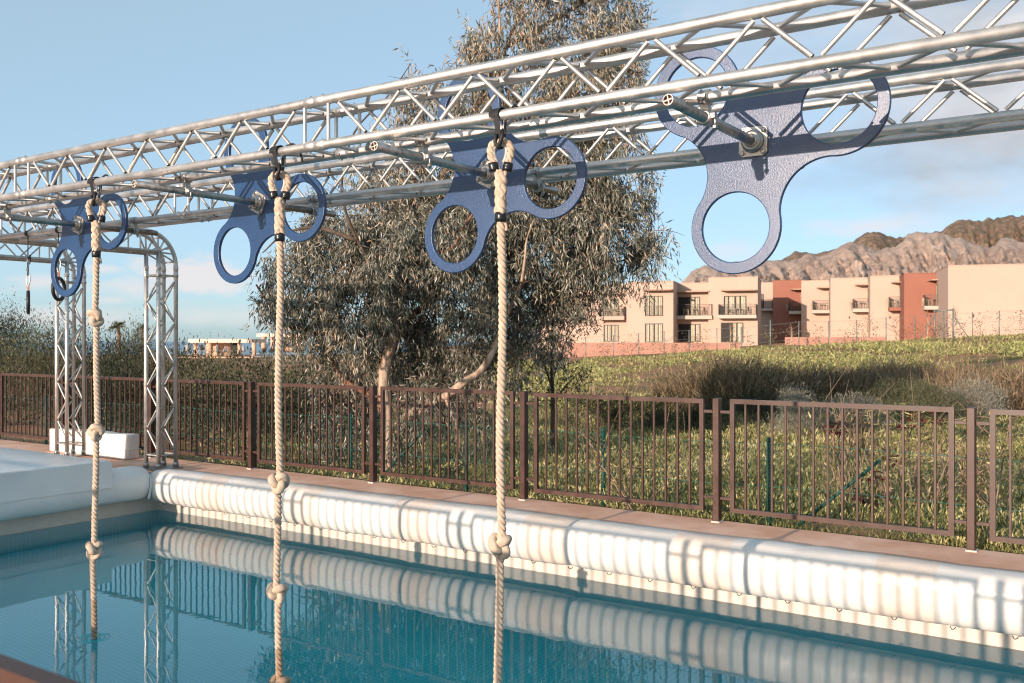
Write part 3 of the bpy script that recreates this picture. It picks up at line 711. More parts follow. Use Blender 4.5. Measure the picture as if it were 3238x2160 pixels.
rope(-2.55, [-.956, -1.75], -2.05, 'thickest-looking cream rope hanging in front of the third spinner', radians(33), 3)
mb = MB()
for k in range(3):
    r_ = .045+.030*k; mb.tube([(-5.875+r_*cos(a), 3.63+r_*sin(a), WATER+.0015) for a in np.linspace(0, 2*pi, 32, endpoint=False)], .0045-.001*k, 6, closed=True)
tag(mb.build('water_ripple', M['water']), kind='structure')

# ------------------------------------------------------------------ gym rings on the far truss
def hanging_ring(x, zring, turn, label):
    y = 4.98; t = empty('gym_ring', (x, y, zring), label, 'ring', 'black rings hanging from the farther truss')
    mb = MB(); R = .095; u = np.array([cos(turn), sin(turn), 0])
    mb.tube([np.array([x, y, zring])+u*R*cos(a)+np.array([0, 0, R*sin(a)*1.08]) for a in np.linspace(0, 2*pi, 40, endpoint=False)], .0165, 12, closed=True); mb.build('ring', M['rubber'], t)
    zt = zring+R*1.08
    mb = MB(); mb.tube([(x-.02, y, zt-.012), (x, y, zt+.022), (x+.02, y, zt-.012), (x, y, zt-.02)], .008, 7, closed=True); mb.tube([(x-.006, y, zt+.01), (x-.008, y, zt+.05), (x+.008, y, zt+.06), (x+.01, y, zt+.01)], .006, 6); mb.build('cord_lashing', M['cord'], t)
    z0 = zt+.05
    mb = MB(); mb.tube(spline([(x-.005, y, z0), (x-.032, y, z0+.06), (x-.022, y, z0+.12), (x+.02, y, z0+.125), (x+.034, y, z0+.06), (x+.005, y, z0)], 5), .005, 7); mb.build('carabiner', M['alu'], t)
    mb = MB(); z1 = z0+.12
    for (zz0, zz1, w) in ((z1-.01, z1+.12, .024), (z1+.12, ZB-.02, .014)):
        mb.box((x, y-.003, (zz0+zz1)/2), (w, .004, zz1-zz0))
    mb.build('strap', M['black'], t)
    mb = MB(); mb.box((x+.004, y-.004, z1+.14), (.034, .014, .03)); mb.box((x-.006, y-.004, z1+.05), (.034, .012, .022)); mb.build('buckle', M['steel'], t)
    mb = MB(); mb.tube(spline([(x+.01, y, z1+.15), (x+.035, y, z1+.19), (x+.03, y, z1+.12), (x+.022, y, z1+.10)], 4), .006, 5); mb.build('strap_tail', M['black'], t)
    mb = MB(); V = []
    for q in np.linspace(0, 2*pi, 22):
        for (dxx, rr) in ((-.018, RC+.001), (.018, RC+.001), (.018, RC+.005), (-.018, RC+.005)): V.append((x+dxx, y+rr*cos(q), ZB+rr*sin(q)))
    mb.add(V, [(i*4+k, i*4+(k+1) % 4, i*4+4+(k+1) % 4, i*4+4+k) for i in range(21) for k in range(4)]); mb.build('choke_loop', M['black'], t)
hanging_ring(-9.17, .385, radians(151), 'black ring seen edge-on at far left, hanging from a long strap')
hanging_ring(-8.63, .50, radians(118), 'black ring hanging just behind the lower loop of the leftmost spinner')

# ------------------------------------------------------------------ pads, mat, wrapped block
PROF = [(6.98, -1.535), (6.955, -1.505), (6.90, -1.490), (6.82, -1.480), (6.74, -1.480), (6.67, -1.494), (6.625, -1.522), (6.597, -1.565), (6.588, -1.62), (6.588, -1.69),
        (6.598, -1.75), (6.62, -1.80), (6.655, -1.838), (6.70, -1.852), (6.76, -1.850), (6.83, -1.835)]
pf = spline([(p[0], p[1], 0) for p in PROF], 2)[:, :2]
CUSH = [-9.6, -7.76, -5.87, -4.0, -2.13, -.2, 1.7, 4.1]
def pad_panel(x0, x1, m, parent, seed):
    n = max(4, int((x1-x0)/.06)); V = []; k = len(pf)
    cy, cz = 6.78, -1.66
    for i in range(n+1):
        s = i/n; x = x0+(x1-x0)*s; b = min(1, min(abs(x-c_) for c_ in CUSH)/.10)**.5
        for (yy, zz) in pf:
            w = .012*b-.010 + .007*fbm(x*1.7, zz*5+yy*3, 2.0, 3)+.0025*fbm(x*7, zz*3+yy*2, 5.0, 3)+.010*fbm(x*.7, zz*1.5, 9.0, 2)
            L = sqrt((yy-cy)**2+(zz-cz)**2); f = 0 if yy > 6.94 else 1
            V.append((x, yy+f*w*(yy-cy)/L, zz+f*w*(zz-cz)/L))
    Q = [(i*k+j, (i+1)*k+j, (i+1)*k+j+1, i*k+j+1) for i in range(n) for j in range(k-1)]
    return link('cover_panel', mesh_np('cover_panel', V, np.array(Q), True), m, parent)
pad = empty('edge_padding', (-4, 6.75, -1.5), 'long rounded white and cream padding along the far edge of the pool', 'padding')
edges = [-9.60, -8.72, -8.27, -7.30, -6.85, -5.87, -5.42, -4.43, -4.00, -3.05, -2.60, -1.58, -1.20, -.15, .30, 1.25, 1.7, 2.7, 3.15, 4.1]
for i in range(len(edges)-1):
    pad_panel(edges[i], edges[i+1], M['vinyl'] if i % 2 == 0 else M['cream'], pad, i)
# rounded left end of the padding
V = []; k = len(pf); cc = np.array([-9.60, 6.79, -1.665])
for j, s in enumerate((1, .96, .8, .45, 0)):
    for (yy, zz) in pf: V.append((-9.598-.03*(1-s*s)**.5, cc[1]+(yy-cc[1])*s, cc[2]+(zz-cc[2])*s))
link('end_cap', mesh_np('end_cap', V, np.array([(i*k+j, i*k+j+1, (i+1)*k+j+1, (i+1)*k+j) for i in range(4) for j in range(k-1)]), True), M['vinyl'], pad)
for i, x in enumerate(np.arange(-9.4, 3, .36)):
    mb = MB(); mb.tube(spline([(x, 6.655, -1.842), (x+.012, 6.66, -1.862), (x+.026, 6.67, -1.858), (x+.03, 6.68, -1.85)], 4), .003, 5); mb.build('tie', M['dark'], pad)
end = empty('edge_padding', (-9.6, 5, -1.6), 'white padding along the short end of the pool, under the landing mat', 'padding')
V = []; ys_ = list(np.arange(1.3, 6.56, .12))+[6.56]
for yy0 in ys_:
    f = 1 if yy0 < 6.5 else .93
    for (yy, zz) in pf:
        dd = (6.85-yy)*f; V.append((XE+dd*1.0+.012*fbm(yy0*1.3, zz*3, 2), yy0+.0*zz, zz*f+(1-f)*-1.66+.008*fbm(yy0*2, yy*4, 7)+.05))
k = len(pf)
link('cover_panel', mesh_np('cover_panel', V, np.array([(i*k+j, i*k+j+1, (i+1)*k+j+1, (i+1)*k+j) for i in range(len(ys_)-1) for j in range(k-1)]), True), M['matvinyl'], end)
mb = MB(); mb.tube(spline([(XE+.02, 6.56, -1.50), (XE+.18, 6.58, -1.52), (XE+.25, 6.58, -1.62), (XE+.22, 6.57, -1.80)], 6), .016, 8); mb.build('seam', M['matvinyl'], end)
def soft_box(name, x0, x1, y0, y1, z0, z1, m, parent, nx=20, ny=20, nz=5, amp=.012, rad=.03, seed=0, z_front=None):
    bm = bmesh.new(); bmesh.ops.create_cube(bm, size=1)
    for v in bm.verts: v.co = Vector((x0+(v.co.x+.5)*(x1-x0), y0+(v.co.y+.5)*(y1-y0), z0+(v.co.z+.5)*(z1-z0)))
    bmesh.ops.bevel(bm, geom=bm.edges[:], offset=rad, segments=3, affect='EDGES', profile=.5)
    bmesh.ops.subdivide_edges(bm, edges=[e for e in bm.edges if e.calc_length() > .4], cuts=8, use_grid_fill=True)
    for v in bm.verts:
        n = fbm(v.co.x*1.5, v.co.y*1.5, v.co.z*2+seed, 3)*amp; v.co += Vector((n, n*.5, n if v.co.z > z0+.05 else 0))
        if z_front is not None and v.co.x > x1-.4 and v.co.z < (z0+z1)/2: v.co.z += z_front*max(0, (v.co.x-(x1-.4))/.4)
    me = bpy.data.meshes.new(name); bm.to_mesh(me); bm.free(); me.polygons.foreach_set('use_smooth', np.ones(len(me.polygons), bool))
    return link(name, me, m, parent)
lm = empty('landing_mat', (-10.7, 4.5, DECK), 'big grey-white vinyl landing mat lying over the end of the pool at left', 'mat')
soft_box('mat_body', -11.9, -9.50, .6, 6.08, DECK+.004, -1.305, M['matvinyl'], lm, rad=.02, amp=.008)
V = []; cols = np.arange(.6, 6.081, .137)
for yy in cols:
    for j, zz in enumerate(np.linspace(-1.322, -1.60, 6)): V.append((-9.487+.010*fbm(yy*1.2, zz*2, 4)+.012*(j/5)**2, yy, zz+(.006*fbm(yy*3, 1, 2) if j == 5 else 0)))
link('mat_flap', mesh_np('mat_flap', V, np.array([(i*6+j, i*6+j+1, (i+1)*6+j+1, (i+1)*6+j) for i in range(len(cols)-1) for j in range(5)]), True), M['matvinyl'], lm)
wb = empty('wrapped_block', (-11.9, 7.33, DECK), 'low white wrapped block on the deck behind the two truss towers', 'block')
soft_box('cover', -12.75, -10.98, 7.22, 7.44, DECK+.002, -1.205, M['vinyl'], wb, rad=.02, amp=.02, seed=3)
for xx in (-11.05,):
    mb = MB(); mb.box((xx+.0, 7.33, -1.40), (.16, .245, .004)); mb.build('tape_line', M['vinyl'], wb)

# ------------------------------------------------------------------ fences round the pool
_barcache = {}
def boxobj(name, c, size, m, parent, ax=None):
    k = (tuple(round(v, 4) for v in size), m.name)
    if k not in _barcache:
        bm = bmesh.new(); bmesh.ops.create_cube(bm, size=1)
        for v in bm.verts: v.co = Vector((v.co.x*size[0], v.co.y*size[1], v.co.z*size[2]))
        bmesh.ops.bevel(bm, geom=bm.edges[:], offset=min(size)*.10, segments=1, affect='EDGES')
        me = bpy.data.meshes.new(name); bm.to_mesh(me); bm.free(); me.materials.append(m); _barcache[k] = me
    o = bpy.data.objects.new(name, _barcache[k]); COL.objects.link(o); setparent(o, parent); o.location = Vector(c)-wloc(parent)
    if ax is not None: o.rotation_euler = ax
    return o
def frame_mesh(x0, x1, y, z0, z1, w, dpt, parent):
    mb = MB(); h = w
    mb.bx(x0, x1, y-dpt/2, y+dpt/2, z1-h, z1); mb.bx(x0, x1, y-dpt/2, y+dpt/2, z0, z0+h)
    mb.bx(x0, x0+w, y-dpt/2+.0005, y+dpt/2-.0005, z0+h, z1-h); mb.bx(x1-w, x1, y-dpt/2+.0005, y+dpt/2-.0005, z0+h, z1-h)
    o = mb.build('panel', M['fence'], parent, shift=True); return o
def pool_fence(name, posts, y, label, nb=14):
    t = empty(name, (posts[len(posts)//2], y, DECK), label, 'fence')
    for i, x in enumerate(posts):
        jx = random.uniform(-.004, .004)
        boxobj('post', (x+jx, y, (DECK-.48)/2), (.058, .076, -.48-DECK), M['fence'], t)
        pl = boxobj('post_foot', (x, y, DECK+.006), (.075, .095, .012), M['stone'], t)
    for a, b in zip(posts[:-1], posts[1:]):
        x0, x1 = a+.118, b-.118; dz = random.uniform(-.004, .004)
        p = frame_mesh(x0, x1, y, -1.44+dz, -.487+dz, .038, .034, t)
        for i in range(nb):
            x = x0+.019+(x1-x0-.038)*(i+1)/(nb+1)
            boxobj('bar', (x, y, -.9635+dz), (.018, .018, .8775), M['fence'], p)
        for (xx, s) in ((a+.0735, 1), (b-.0735, -1)):
            for z in (-.595, -1.325): boxobj('bracket', (xx, y, z), (.089, .022, .026), M['fence'], t)
    return t
YFEN = 7.60
posts = [-1.13-1.965*k for k in range(10, -1, -1)]+[.835, 2.8]
pool_fence('pool_fence', posts, YFEN, 'brown metal railing fence along the far side of the pool')
pool_fence('pool_fence', [-11.6, -9.48, -7.36, -5.24, -3.12, -1.0, 1.12, 3.2], .75, 'brown metal railing close to the camera, only its blurred top rail showing', 15)
# green chain-link fence behind
YC, ZC0, ZC1 = 8.12, -1.72, -.905
cl = empty('chain_link_fence', (-6, YC, -1.7), 'low green chain-link fence behind the brown railing', 'fence')
xs0, xs1, pit = -24.0, 2.4, .058
wires = MB(); V = []; Q = []; n0 = 0
nz_ = int((ZC1-ZC0)/(pit/2))
for i, x in enumerate(np.arange(xs0, xs1, pit)):
    zz = ZC0+np.arange(nz_+1)*pit/2; xx = x+(np.arange(nz_+1) % 2)*pit/2*1.04+.002*np.sin(zz*9+i); r = .0024
    for (ox, oy) in ((-r, 0), (r*.5, -r), (r*.5, r)): V.append(np.stack([xx+ox, np.full_like(xx, YC+oy)+.010*np.sin(x*.8), zz], 1))
    m_ = nz_+1
    for a in range(3):
        b = (a+1) % 3; s = np.arange(m_-1); Q.append(np.stack([n0+a*m_+s, n0+b*m_+s, n0+b*m_+s+1, n0+a*m_+s+1], 1))
    n0 += 3*m_
o = link('wire_mesh', mesh_np('wire_mesh', np.vstack(V), np.vstack(Q), True), M['green'], cl); o['kind'] = 'stuff'
for z in (ZC1, -1.28, -1.66):
    mb = MB(); xx = np.linspace(xs0, xs1, 90); mb.tube(np.stack([xx, np.full_like(xx, YC-.004), z+.008*np.sin(xx*2.1)-.006*np.cos(xx*1.3)], 1), .0028, 5); mb.build('line_wire', M['green'], cl)
for px in (-220, 140, 480, 800, 1103, 1469, 1903, 2428, 3068):
    x = onY(px, YC); mb = MB(); mb.cyl((x, YC+.03, -1.75), (x, YC+.03, ZC1+.04), .022, 10); mb.lathe([(.024, 0), (.024, .02), (0, .03)], (x, YC+.03, ZC1+.035), (0, 0, 1), 10); mb.build('post', M['greenpost'], cl)
for px in (1180, 2494):
    x = onY(px, YC); mb = MB(); mb.cyl((x-.05, YC+.03, -1.70), (x+.75, YC+.03, -.98), .014, 8); mb.build('strut', M['greenpost'], cl)

# ------------------------------------------------------------------ foliage tools
def unit(v): return v/(np.linalg.norm(v, axis=-1, keepdims=True)+1e-9)
def leaves_mesh(name, pos, dirs, L, W, rng, rnd=None, fold=.0):
    n = len(pos); L = np.broadcast_to(L, (n,))[:, None]; W = np.broadcast_to(W, (n,))[:, None]
    dirs = unit(dirs); sd = unit(np.cross(dirs, rng.normal(size=(n, 3))))
    nn = np.cross(dirs, sd)
    V = np.stack([pos, pos+dirs*L*.42+sd*W*.5+nn*L*.05, pos+dirs*L, pos+dirs*L*.42-sd*W*.5+nn*L*.05], 1).reshape(-1, 3)
    Q = np.arange(4*n).reshape(n, 4)
    return mesh_np(name, V, Q, False, rng.random(n) if rnd is None else rnd)
def ell(rng, n, shell=.0):
    v = unit(rng.normal(size=(n, 3))); r = rng.random(n)**(1/3); r = shell+(1-shell)*r
    return v*r[:, None]
def branch(mb, pts, r0, r1, n=8, k=5):
    p = spline(pts, k); mb.tube(p, np.linspace(r0, r1, len(p)), n)

# ------------------------------------------------------------------ the big gum tree
D2S = 3238/2351.0
def gum_tree():
    rng = np.random.default_rng(11)
    base = P(1225, 1500, 12.6); base[2] = zg(base[0], base[1])
    t = empty('gum_tree', base, 'big grey-green gum tree with drooping leaves and pale forked trunk behind the railing', 'tree')
    def PP(pts, dd=12.6): return [P(p[0], p[1], dd+(p[2] if len(p) > 2 else 0)) for p in pts]
    mb = MB(); b0 = base+np.array([.05, 0, -.1])
    branch(mb, [b0]+PP([(1232, 1400), (1226, 1330), (1212, 1202), (1236, 1090), (1262, 980, .1), (1290, 870, .2), (1330, 760, .3), (1400, 560, .4), (1500, 350, .5), (1600, 150, .5), (1680, -60, .5)]), .10, .018)
    mb.build('trunk', M['bark'], t)
    B = [([(1250, 1470), (1252, 1400, .1), (1262, 1345), (1345, 1280, -.1), (1406, 1256, -.2), (1467, 1209, -.25), (1518, 1175, -.2), (1559, 1110, -.1), (1600, 1000, 0), (1660, 880, .1), (1760, 760, .2), (1900, 690, .3), (2040, 700, .4)], .085, .012, 'bark'),
         ([(1226, 1330), (1178, 1253, .1), (1100, 1212, .2), (1060, 1160, .3), (1030, 1110, .3), (1001, 1054, .3), (960, 1040, .2), (897, 1025, 0), (850, 960, -.1), (810, 900, -.2)], .055, .012, 'redbark'),
         ([(1236, 1090), (1209, 1151, .4)], .05, .05, 'redbark'),
         ([(1236, 1100), (1300, 1000, .5), (1380, 930, .7), (1450, 760, .8), (1560, 560, .9), (1700, 420, 1.0), (1850, 300, 1.), (1960, 150, 1.1)], .055, .010, 'redbark'),
         ([(1262, 980), (1200, 860, -.3), (1130, 760, -.5), (1080, 600, -.6), (1120, 420, -.4), (1230, 300, -.2), (1300, 200, 0)], .028, .005, 'darkbark'),
         ([(1290, 870, .2), (1359, 813, -.2), (1434, 780, -.5), (1470, 713, -.6), (1550, 600, -.6)], .04, .010, 'redbark'),
         ([(1650, 890, -.4), (1660, 820, -.5), (1666, 758, -.5), (1690, 690, -.5)], .022, .008, 'bark'),
         ([(1600, 1000, 0), (1700, 930, .3), (1820, 880, .5), (1950, 830, .5), (2080, 790, .5)], .03, .008, 'darkbark'),
         ([(1500, 350, .5), (1560, 250, .2), (1580, 100, 0), (1570, -60, 0)], .03, .01, 'bark'),
         ([(1600, 150, .5), (1760, 60, .7), (1900, -20, .8)], .03, .008, 'redbark'),
         ([(1406, 1256, -.2), (1440, 1330, -.3), (1452, 1400, -.3), (1440, 1470, -.3)], .03, .015, 'bark'),
         ([(1130, 760, -.5), (1000, 720, -.4), (900, 740, -.3), (830, 800, -.3)], .03, .008, 'darkbark'),
         ([(1060, 1160, .3), (980, 1200, .1), (930, 1230, -.1), (880, 1300, -.1)], .012, .004, 'twig')]
    for pts, r0, r1, m_ in B:
        mb = MB(); branch(mb, PP(pts), r0, r1); mb.build('branch', M[m_], t)
    # crown lobes: display-pixel centre, radii, depth offset, leaves per lobe weight
    L = [(700, 640, 105, 110, .0, 1.), (790, 560, 120, 100, .2, 1.), (690, 745, 75, 55, -.2, .8), (650, 690, 60, 45, -.4, .7), (820, 690, 110, 90, -.4, 1.), (900, 560, 120, 95, -.2, 1.),
         (880, 460, 90, 70, .3, .6), (760, 470, 60, 45, .2, .35), (960, 690, 120, 90, .4, 1.), (1000, 560, 110, 90, -.6, 1.), (1080, 640, 110, 100, -.2, 1.), (1060, 760, 130, 70, .5, 1.),
         (930, 790, 70, 60, .5, .7), (800, 790, 75, 55, .0, .8), (1150, 530, 110, 90, .4, 1.), (1180, 660, 100, 90, .7, 1.), (1230, 760, 90, 70, .6, .9), (1260, 560, 110, 90, .0, 1.),
         (1320, 640, 80, 80, .3, .9), (1360, 480, 90, 80, .4, 1.), (1440, 430, 75, 70, .3, .8), (1420, 540, 85, 60, .2, .9), (1500, 575, 52, 60, .3, .8), (1480, 640, 35, 35, .3, .45), (1390, 610, 60, 45, .1, .6),
         (1280, 430, 100, 70, .2, .9), (1180, 430, 90, 65, .5, .7), (1060, 440, 80, 65, .6, .7), (970, 400, 70, 55, .2, .55), (1330, 350, 90, 65, .6, .9), (1230, 320, 85, 60, .4, .8), (1120, 320, 60, 55, .2, .45),
         (1400, 290, 75, 70, .6, .9), (1430, 180, 55, 75, .5, .8), (1350, 200, 75, 70, .4, .9), (1250, 200, 80, 65, .3, .85), (1160, 170, 65, 60, .1, .7), (1130, 90, 60, 55, .0, .7), (1190, 40, 55, 55, -.1, .7),
         (1280, 90, 75, 65, .3, .7), (1390, 80, 65, 65, .5, .8), (1440, 30, 50, 45, .6, .7), (1330, 10, 60, 50, .4, .6), (1290, -60, 90, 60, .3, .8), (1180, -50, 70, 50, 0, .7), (1400, -70, 70, 60, .5, .7),
         (1000, 480, 80, 60, .3, .8), (1100, 400, 80, 60, .1, .9), (1190, 370, 80, 60, -.1, .9), (1290, 290, 80, 60, .2, 1.), (1390, 380, 80, 65, .3, 1.), (1000, 360, 60, 50, .3, .45), (1060, 310, 55, 55, .1, .5),
         (1180, 260, 60, 55, .3, .8), (1300, 250, 70, 55, .5, .9), (1410, 130, 60, 60, .6, .9), (1130, 470, 80, 60, -.3, .9), (1230, 470, 80, 60, -.2, .9), (1340, 540, 80, 70, -.2, .9), (880, 640, 90, 80, -.5, .9),
         (930, 250, 50, 60, .1, .45), (990, 300, 55, 55, .2, .6), (905, 330, 50, 45, .0, .5), (1010, 220, 45, 65, .1, .4), (1085, 220, 55, 70, .2, .7), (1090, 130, 45, 60, .1, .5), (960, 180, 40, 40, .1, .25), (850, 400, 60, 45, .1, .45), (920, 420, 70, 50, -.1, .7),
         (740, 850, 60, 45, .2, .7), (860, 860, 70, 50, .3, .6), (1000, 850, 110, 55, .6, .9), (1130, 850, 80, 50, .7, .8), (960, 930, 110, 50, -.2, .7), (780, 950, 80, 50, -.1, .6), (1080, 960, 80, 50, .0, .5), (740, 1000, 60, 40, -.2, .45), (880, 1010, 90, 40, -.1, .45)]
    pos = []; dr = []; LL = []; rn = []; tw = MB()
    for (cx, cy, rx, ry, dz, w) in L:
        dd = 12.8+dz; c = P(cx*D2S, cy*D2S, dd); sx, sy = rx*D2S/F*dd, ry*D2S/F*dd
        ns = int(w*sx*sy*(1900 if cy < 520 else 1600))
        e = ell(rng, ns, .25); thk = max(.5, .75*min(sx, sy)+.25)
        pc = c+RGT*(e[:, :1]*sx)+np.array([0, 0, 1])*(e[:, 2:]*sy)+FWD*(e[:, 1:2]*thk)
        # drop sprays in some cells so that gaps stay open
        keep = np.array([fbm(p[0]*2.3, p[1]*2.3, p[2]*2.3, 2) > -.16 for p in pc]); pc = pc[keep]
        for p in pc:
            m_ = rng.integers(9, 16); ax = unit(np.array([rng.normal()*.5, rng.normal()*.5, -1.0 if rng.random() < .88 else .6])); ln = rng.uniform(.16, .40)
            s = rng.random(m_); q = p+ax*(s[:, None]*ln)+rng.normal(size=(m_, 3))*.028
            pos.append(q); dr.append(ax*.8+rng.normal(size=(m_, 3))*.42+np.array([0, 0, -.4])); LL.append(rng.uniform(.065, .125, m_))
            brown = .25*max(0, fbm(p[0]*1.1, p[1]*1.1, p[2]*1.1+5, 2))+(.22 if cy < 350 or (cx < 1000 and cy < 560) else 0)
            rn.append(np.clip(rng.normal(.40, .30, m_)+brown, 0, 1))
        for i in range(int(10*w+4)):
            a = c+RGT*rng.normal()*sx*.35+np.array([0, 0, 1])*rng.normal()*sy*.35; b = a+RGT*rng.normal()*sx*.5+np.array([0, 0, abs(rng.normal())*sy*.8-.1])+FWD*rng.normal()*.3
            tw.tube(spline([a, (a+b)/2+rng.normal(size=3)*.05, b], 3), np.linspace(.006, .0018, 7), 4)
    for i in range(60):      # bare upright twigs at the thin left shoulder of the crown
        cx, cy = rng.uniform(880, 1090), rng.uniform(250, 420); a = P(cx*D2S, cy*D2S, 12.8+rng.normal()*.3); b = a+RGT*rng.normal()*.10+np.array([0, 0, rng.uniform(.2, .62)])
        tw.tube(spline([a, (a+b)/2+rng.normal(size=3)*.03, b], 3), np.linspace(.006, .0015, 7), 4)
    pos = np.vstack(pos); dr = np.vstack(dr); LL = np.concatenate(LL); rn = np.concatenate(rn)
    o = link('crown', leaves_mesh('crown', pos, dr, LL, LL*rng.uniform(.14, .22, len(LL)), rng, rn), M['euc'], t); o['kind'] = 'stuff'
    o = tw.build('twigs', M['twig'], t); o['kind'] = 'stuff'
    print('gum leaves', len(pos))
gum_tree()
def sapling():
    rng = np.random.default_rng(21); dd = 15.5
    b = P(1745, 1400, dd); b[2] = zg(b[0], b[1])
    t = empty('gum_sapling', b, 'slender dark-leaved gum sapling standing right of the big tree', 'tree')
    mb = MB(); branch(mb, [b+np.array([0, 0, -.1]), P(1748, 1300, dd), P(1745, 1150, dd), P(1750, 1000, dd), P(1790, 900, dd)], .045, .012); mb.build('trunk', M['darkbark'], t)
    for pts in ([(1747, 1200), (1770, 1130), (1800, 1060), (1850, 990)], [(1746, 1230), (1720, 1150), (1690, 1090), (1670, 1040)], [(1748, 1280), (1790, 1220), (1840, 1170)], [(1746, 1150), (1735, 1050), (1700, 960)]):
        mb = MB(); branch(mb, [P(x, y, dd+rng.normal()*.1) for x, y in pts], .02, .005); mb.build('branch', M['darkbark'], t)
    pos = []; dr = []; LL = []
    for (cx, cy, rx, ry, w) in [(1300, 690, 75, 50, 1.), (1250, 740, 60, 50, .8), (1350, 730, 35, 40, .7), (1240, 830, 50, 45, .7), (1290, 800, 45, 40, .5), (1330, 840, 32, 30, .9), (1260, 890, 60, 30, .6), (1310, 870, 30, 25, .6), (1225, 660, 45, 45, .7)]:
        c = P(cx*D2S, cy*D2S, dd); sx, sy = rx*D2S/F*dd, ry*D2S/F*dd; ns = int(w*sx*sy*420); e = ell(rng, ns, .1)
        for p in c+RGT*(e[:, :1]*sx)+np.array([0, 0, 1])*(e[:, 2:]*sy)+FWD*(e[:, 1:2]*sx*.8):
            m_ = rng.integers(8, 14); ax = unit(np.array([rng.normal()*.6, rng.normal()*.6, -.9])); s = rng.random(m_)
            pos.append(p+ax*(s[:, None]*.26)+rng.normal(size=(m_, 3))*.035); dr.append(ax*.6+rng.normal(size=(m_, 3))*.55); LL.append(rng.uniform(.06, .11, m_))
    pos = np.vstack(pos); dr = np.vstack(dr); LL = np.concatenate(LL)
    o = link('crown', leaves_mesh('crown', pos, dr, LL, LL*.2, rng), M['sap'], t); o['kind'] = 'stuff'
sapling()

# ------------------------------------------------------------------ shrubs
def shrub(name, c, rx, h, n, leaf, m, label, cat, seed, group=None, up=.6, clumps=26, aspect=.3, stemmat='darkbark', ry=None, spread=.26, low=.1):
    rng = np.random.default_rng(seed); c = np.array(c, float); ry = ry or rx
    t = empty(name, c, label, cat, group)
    cl_ = ell(rng, clumps, .55); cl_[:, 2] = np.abs(cl_[:, 2])
    pos = []; dr = []
    for e in cl_:
        m_ = n//clumps; p = c+np.array([0, 0, low*h])+RGT*e[0]*rx*.85+FWD*e[1]*ry*.85+np.array([0, 0, e[2]*h*.82])
        off = rng.normal(size=(m_, 3))*np.array([rx, rx, h*.7])*spread*.6
        pos.append(p+off); dr.append(unit(off)*.5+np.array([0, 0, up])+rng.normal(size=(m_, 3))*.45)
    pos = np.vstack(pos); dr = np.vstack(dr); pos[:, 2] = np.maximum(pos[:, 2], c[2]+.02); LL = rng.uniform(.6, 1.3, len(pos))*leaf
    o = link('foliage', leaves_mesh('foliage', pos, dr, LL, LL*aspect, rng, np.clip(rng.normal(.45, .24, len(pos)), 0, 1)), M[m], t); o['kind'] = 'stuff'
    mb = MB()
    for i in range(9):
        e = cl_[i]; b = c+RGT*e[0]*rx*.8+FWD*e[1]*ry*.8+np.array([0, 0, e[2]*h*.85+low*h]); a = c+rng.normal(size=3)*np.array([rx, ry, 0])*.12
        mb.tube(spline([a, (a+b)/2+rng.normal(size=3)*.06*h, b], 3), np.linspace(.018, .005, 7)*max(.5, h/1.6), 5)
    o = mb.build('stems', M[stemmat], t); o['kind'] = 'stuff'
    return t
# hedge at left: (pixel x, top y, depth, half width m, material, label)
HEDGE = [(-120, 960, 26, 1.9, 'olivedark', 'dark shrub at the left picture edge, tallest of the hedge'), (40, 990, 27, 1.0, 'olivedark', 'tall dark bush top above the olive hedge at far left'),
         (60, 1040, 22, 1.5, 'olive', 'broad sunlit olive-green bush behind the hanging ring'), (175, 1030, 21.5, 1.1, 'olive', 'sunlit olive bush left of the rear truss tower'),
         (300, 1060, 20.5, 1.1, 'olivedark', 'dark olive bush between the rear tower and the leftmost rope'), (430, 1040, 25, .9, 'olive', 'pale bush with an upright tip below the small palm'),
         (370, 1105, 19, 1.0, 'olivedark', 'low dark bush right of the leftmost rope'), (480, 1110, 18.5, 1.0, 'olivedark', 'dark bush behind the corner truss tower'),
         (590, 1112, 18, 1.0, 'olivedark', 'dark bush just right of the corner truss tower'), (690, 1130, 17.5, 1.0, 'olive', 'bush with pale upright shoots below the beach bar'),
         (800, 1135, 17, 1.0, 'olivedark', 'dark bush left of the middle rope below the beach bar'), (905, 1140, 17, .9, 'olive', 'grey-green bush behind the middle rope'),
         (1000, 1150, 16.5, .8, 'olivedark', 'dark bush under the left branch of the gum tree'), (1085, 1180, 16.5, .7, 'olivedark', 'dark low bush left of the gum tree trunk')]
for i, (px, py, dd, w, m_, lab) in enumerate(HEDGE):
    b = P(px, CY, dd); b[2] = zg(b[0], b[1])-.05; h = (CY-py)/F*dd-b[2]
    shrub('hedge_shrub', b, w, h, int(5200*w*max(1, h/1.6)), .075, m_, lab, 'shrub', 100+i, 'shrubs of the hedge at left', up=.9, clumps=44, aspect=.26, low=.12, spread=.30)
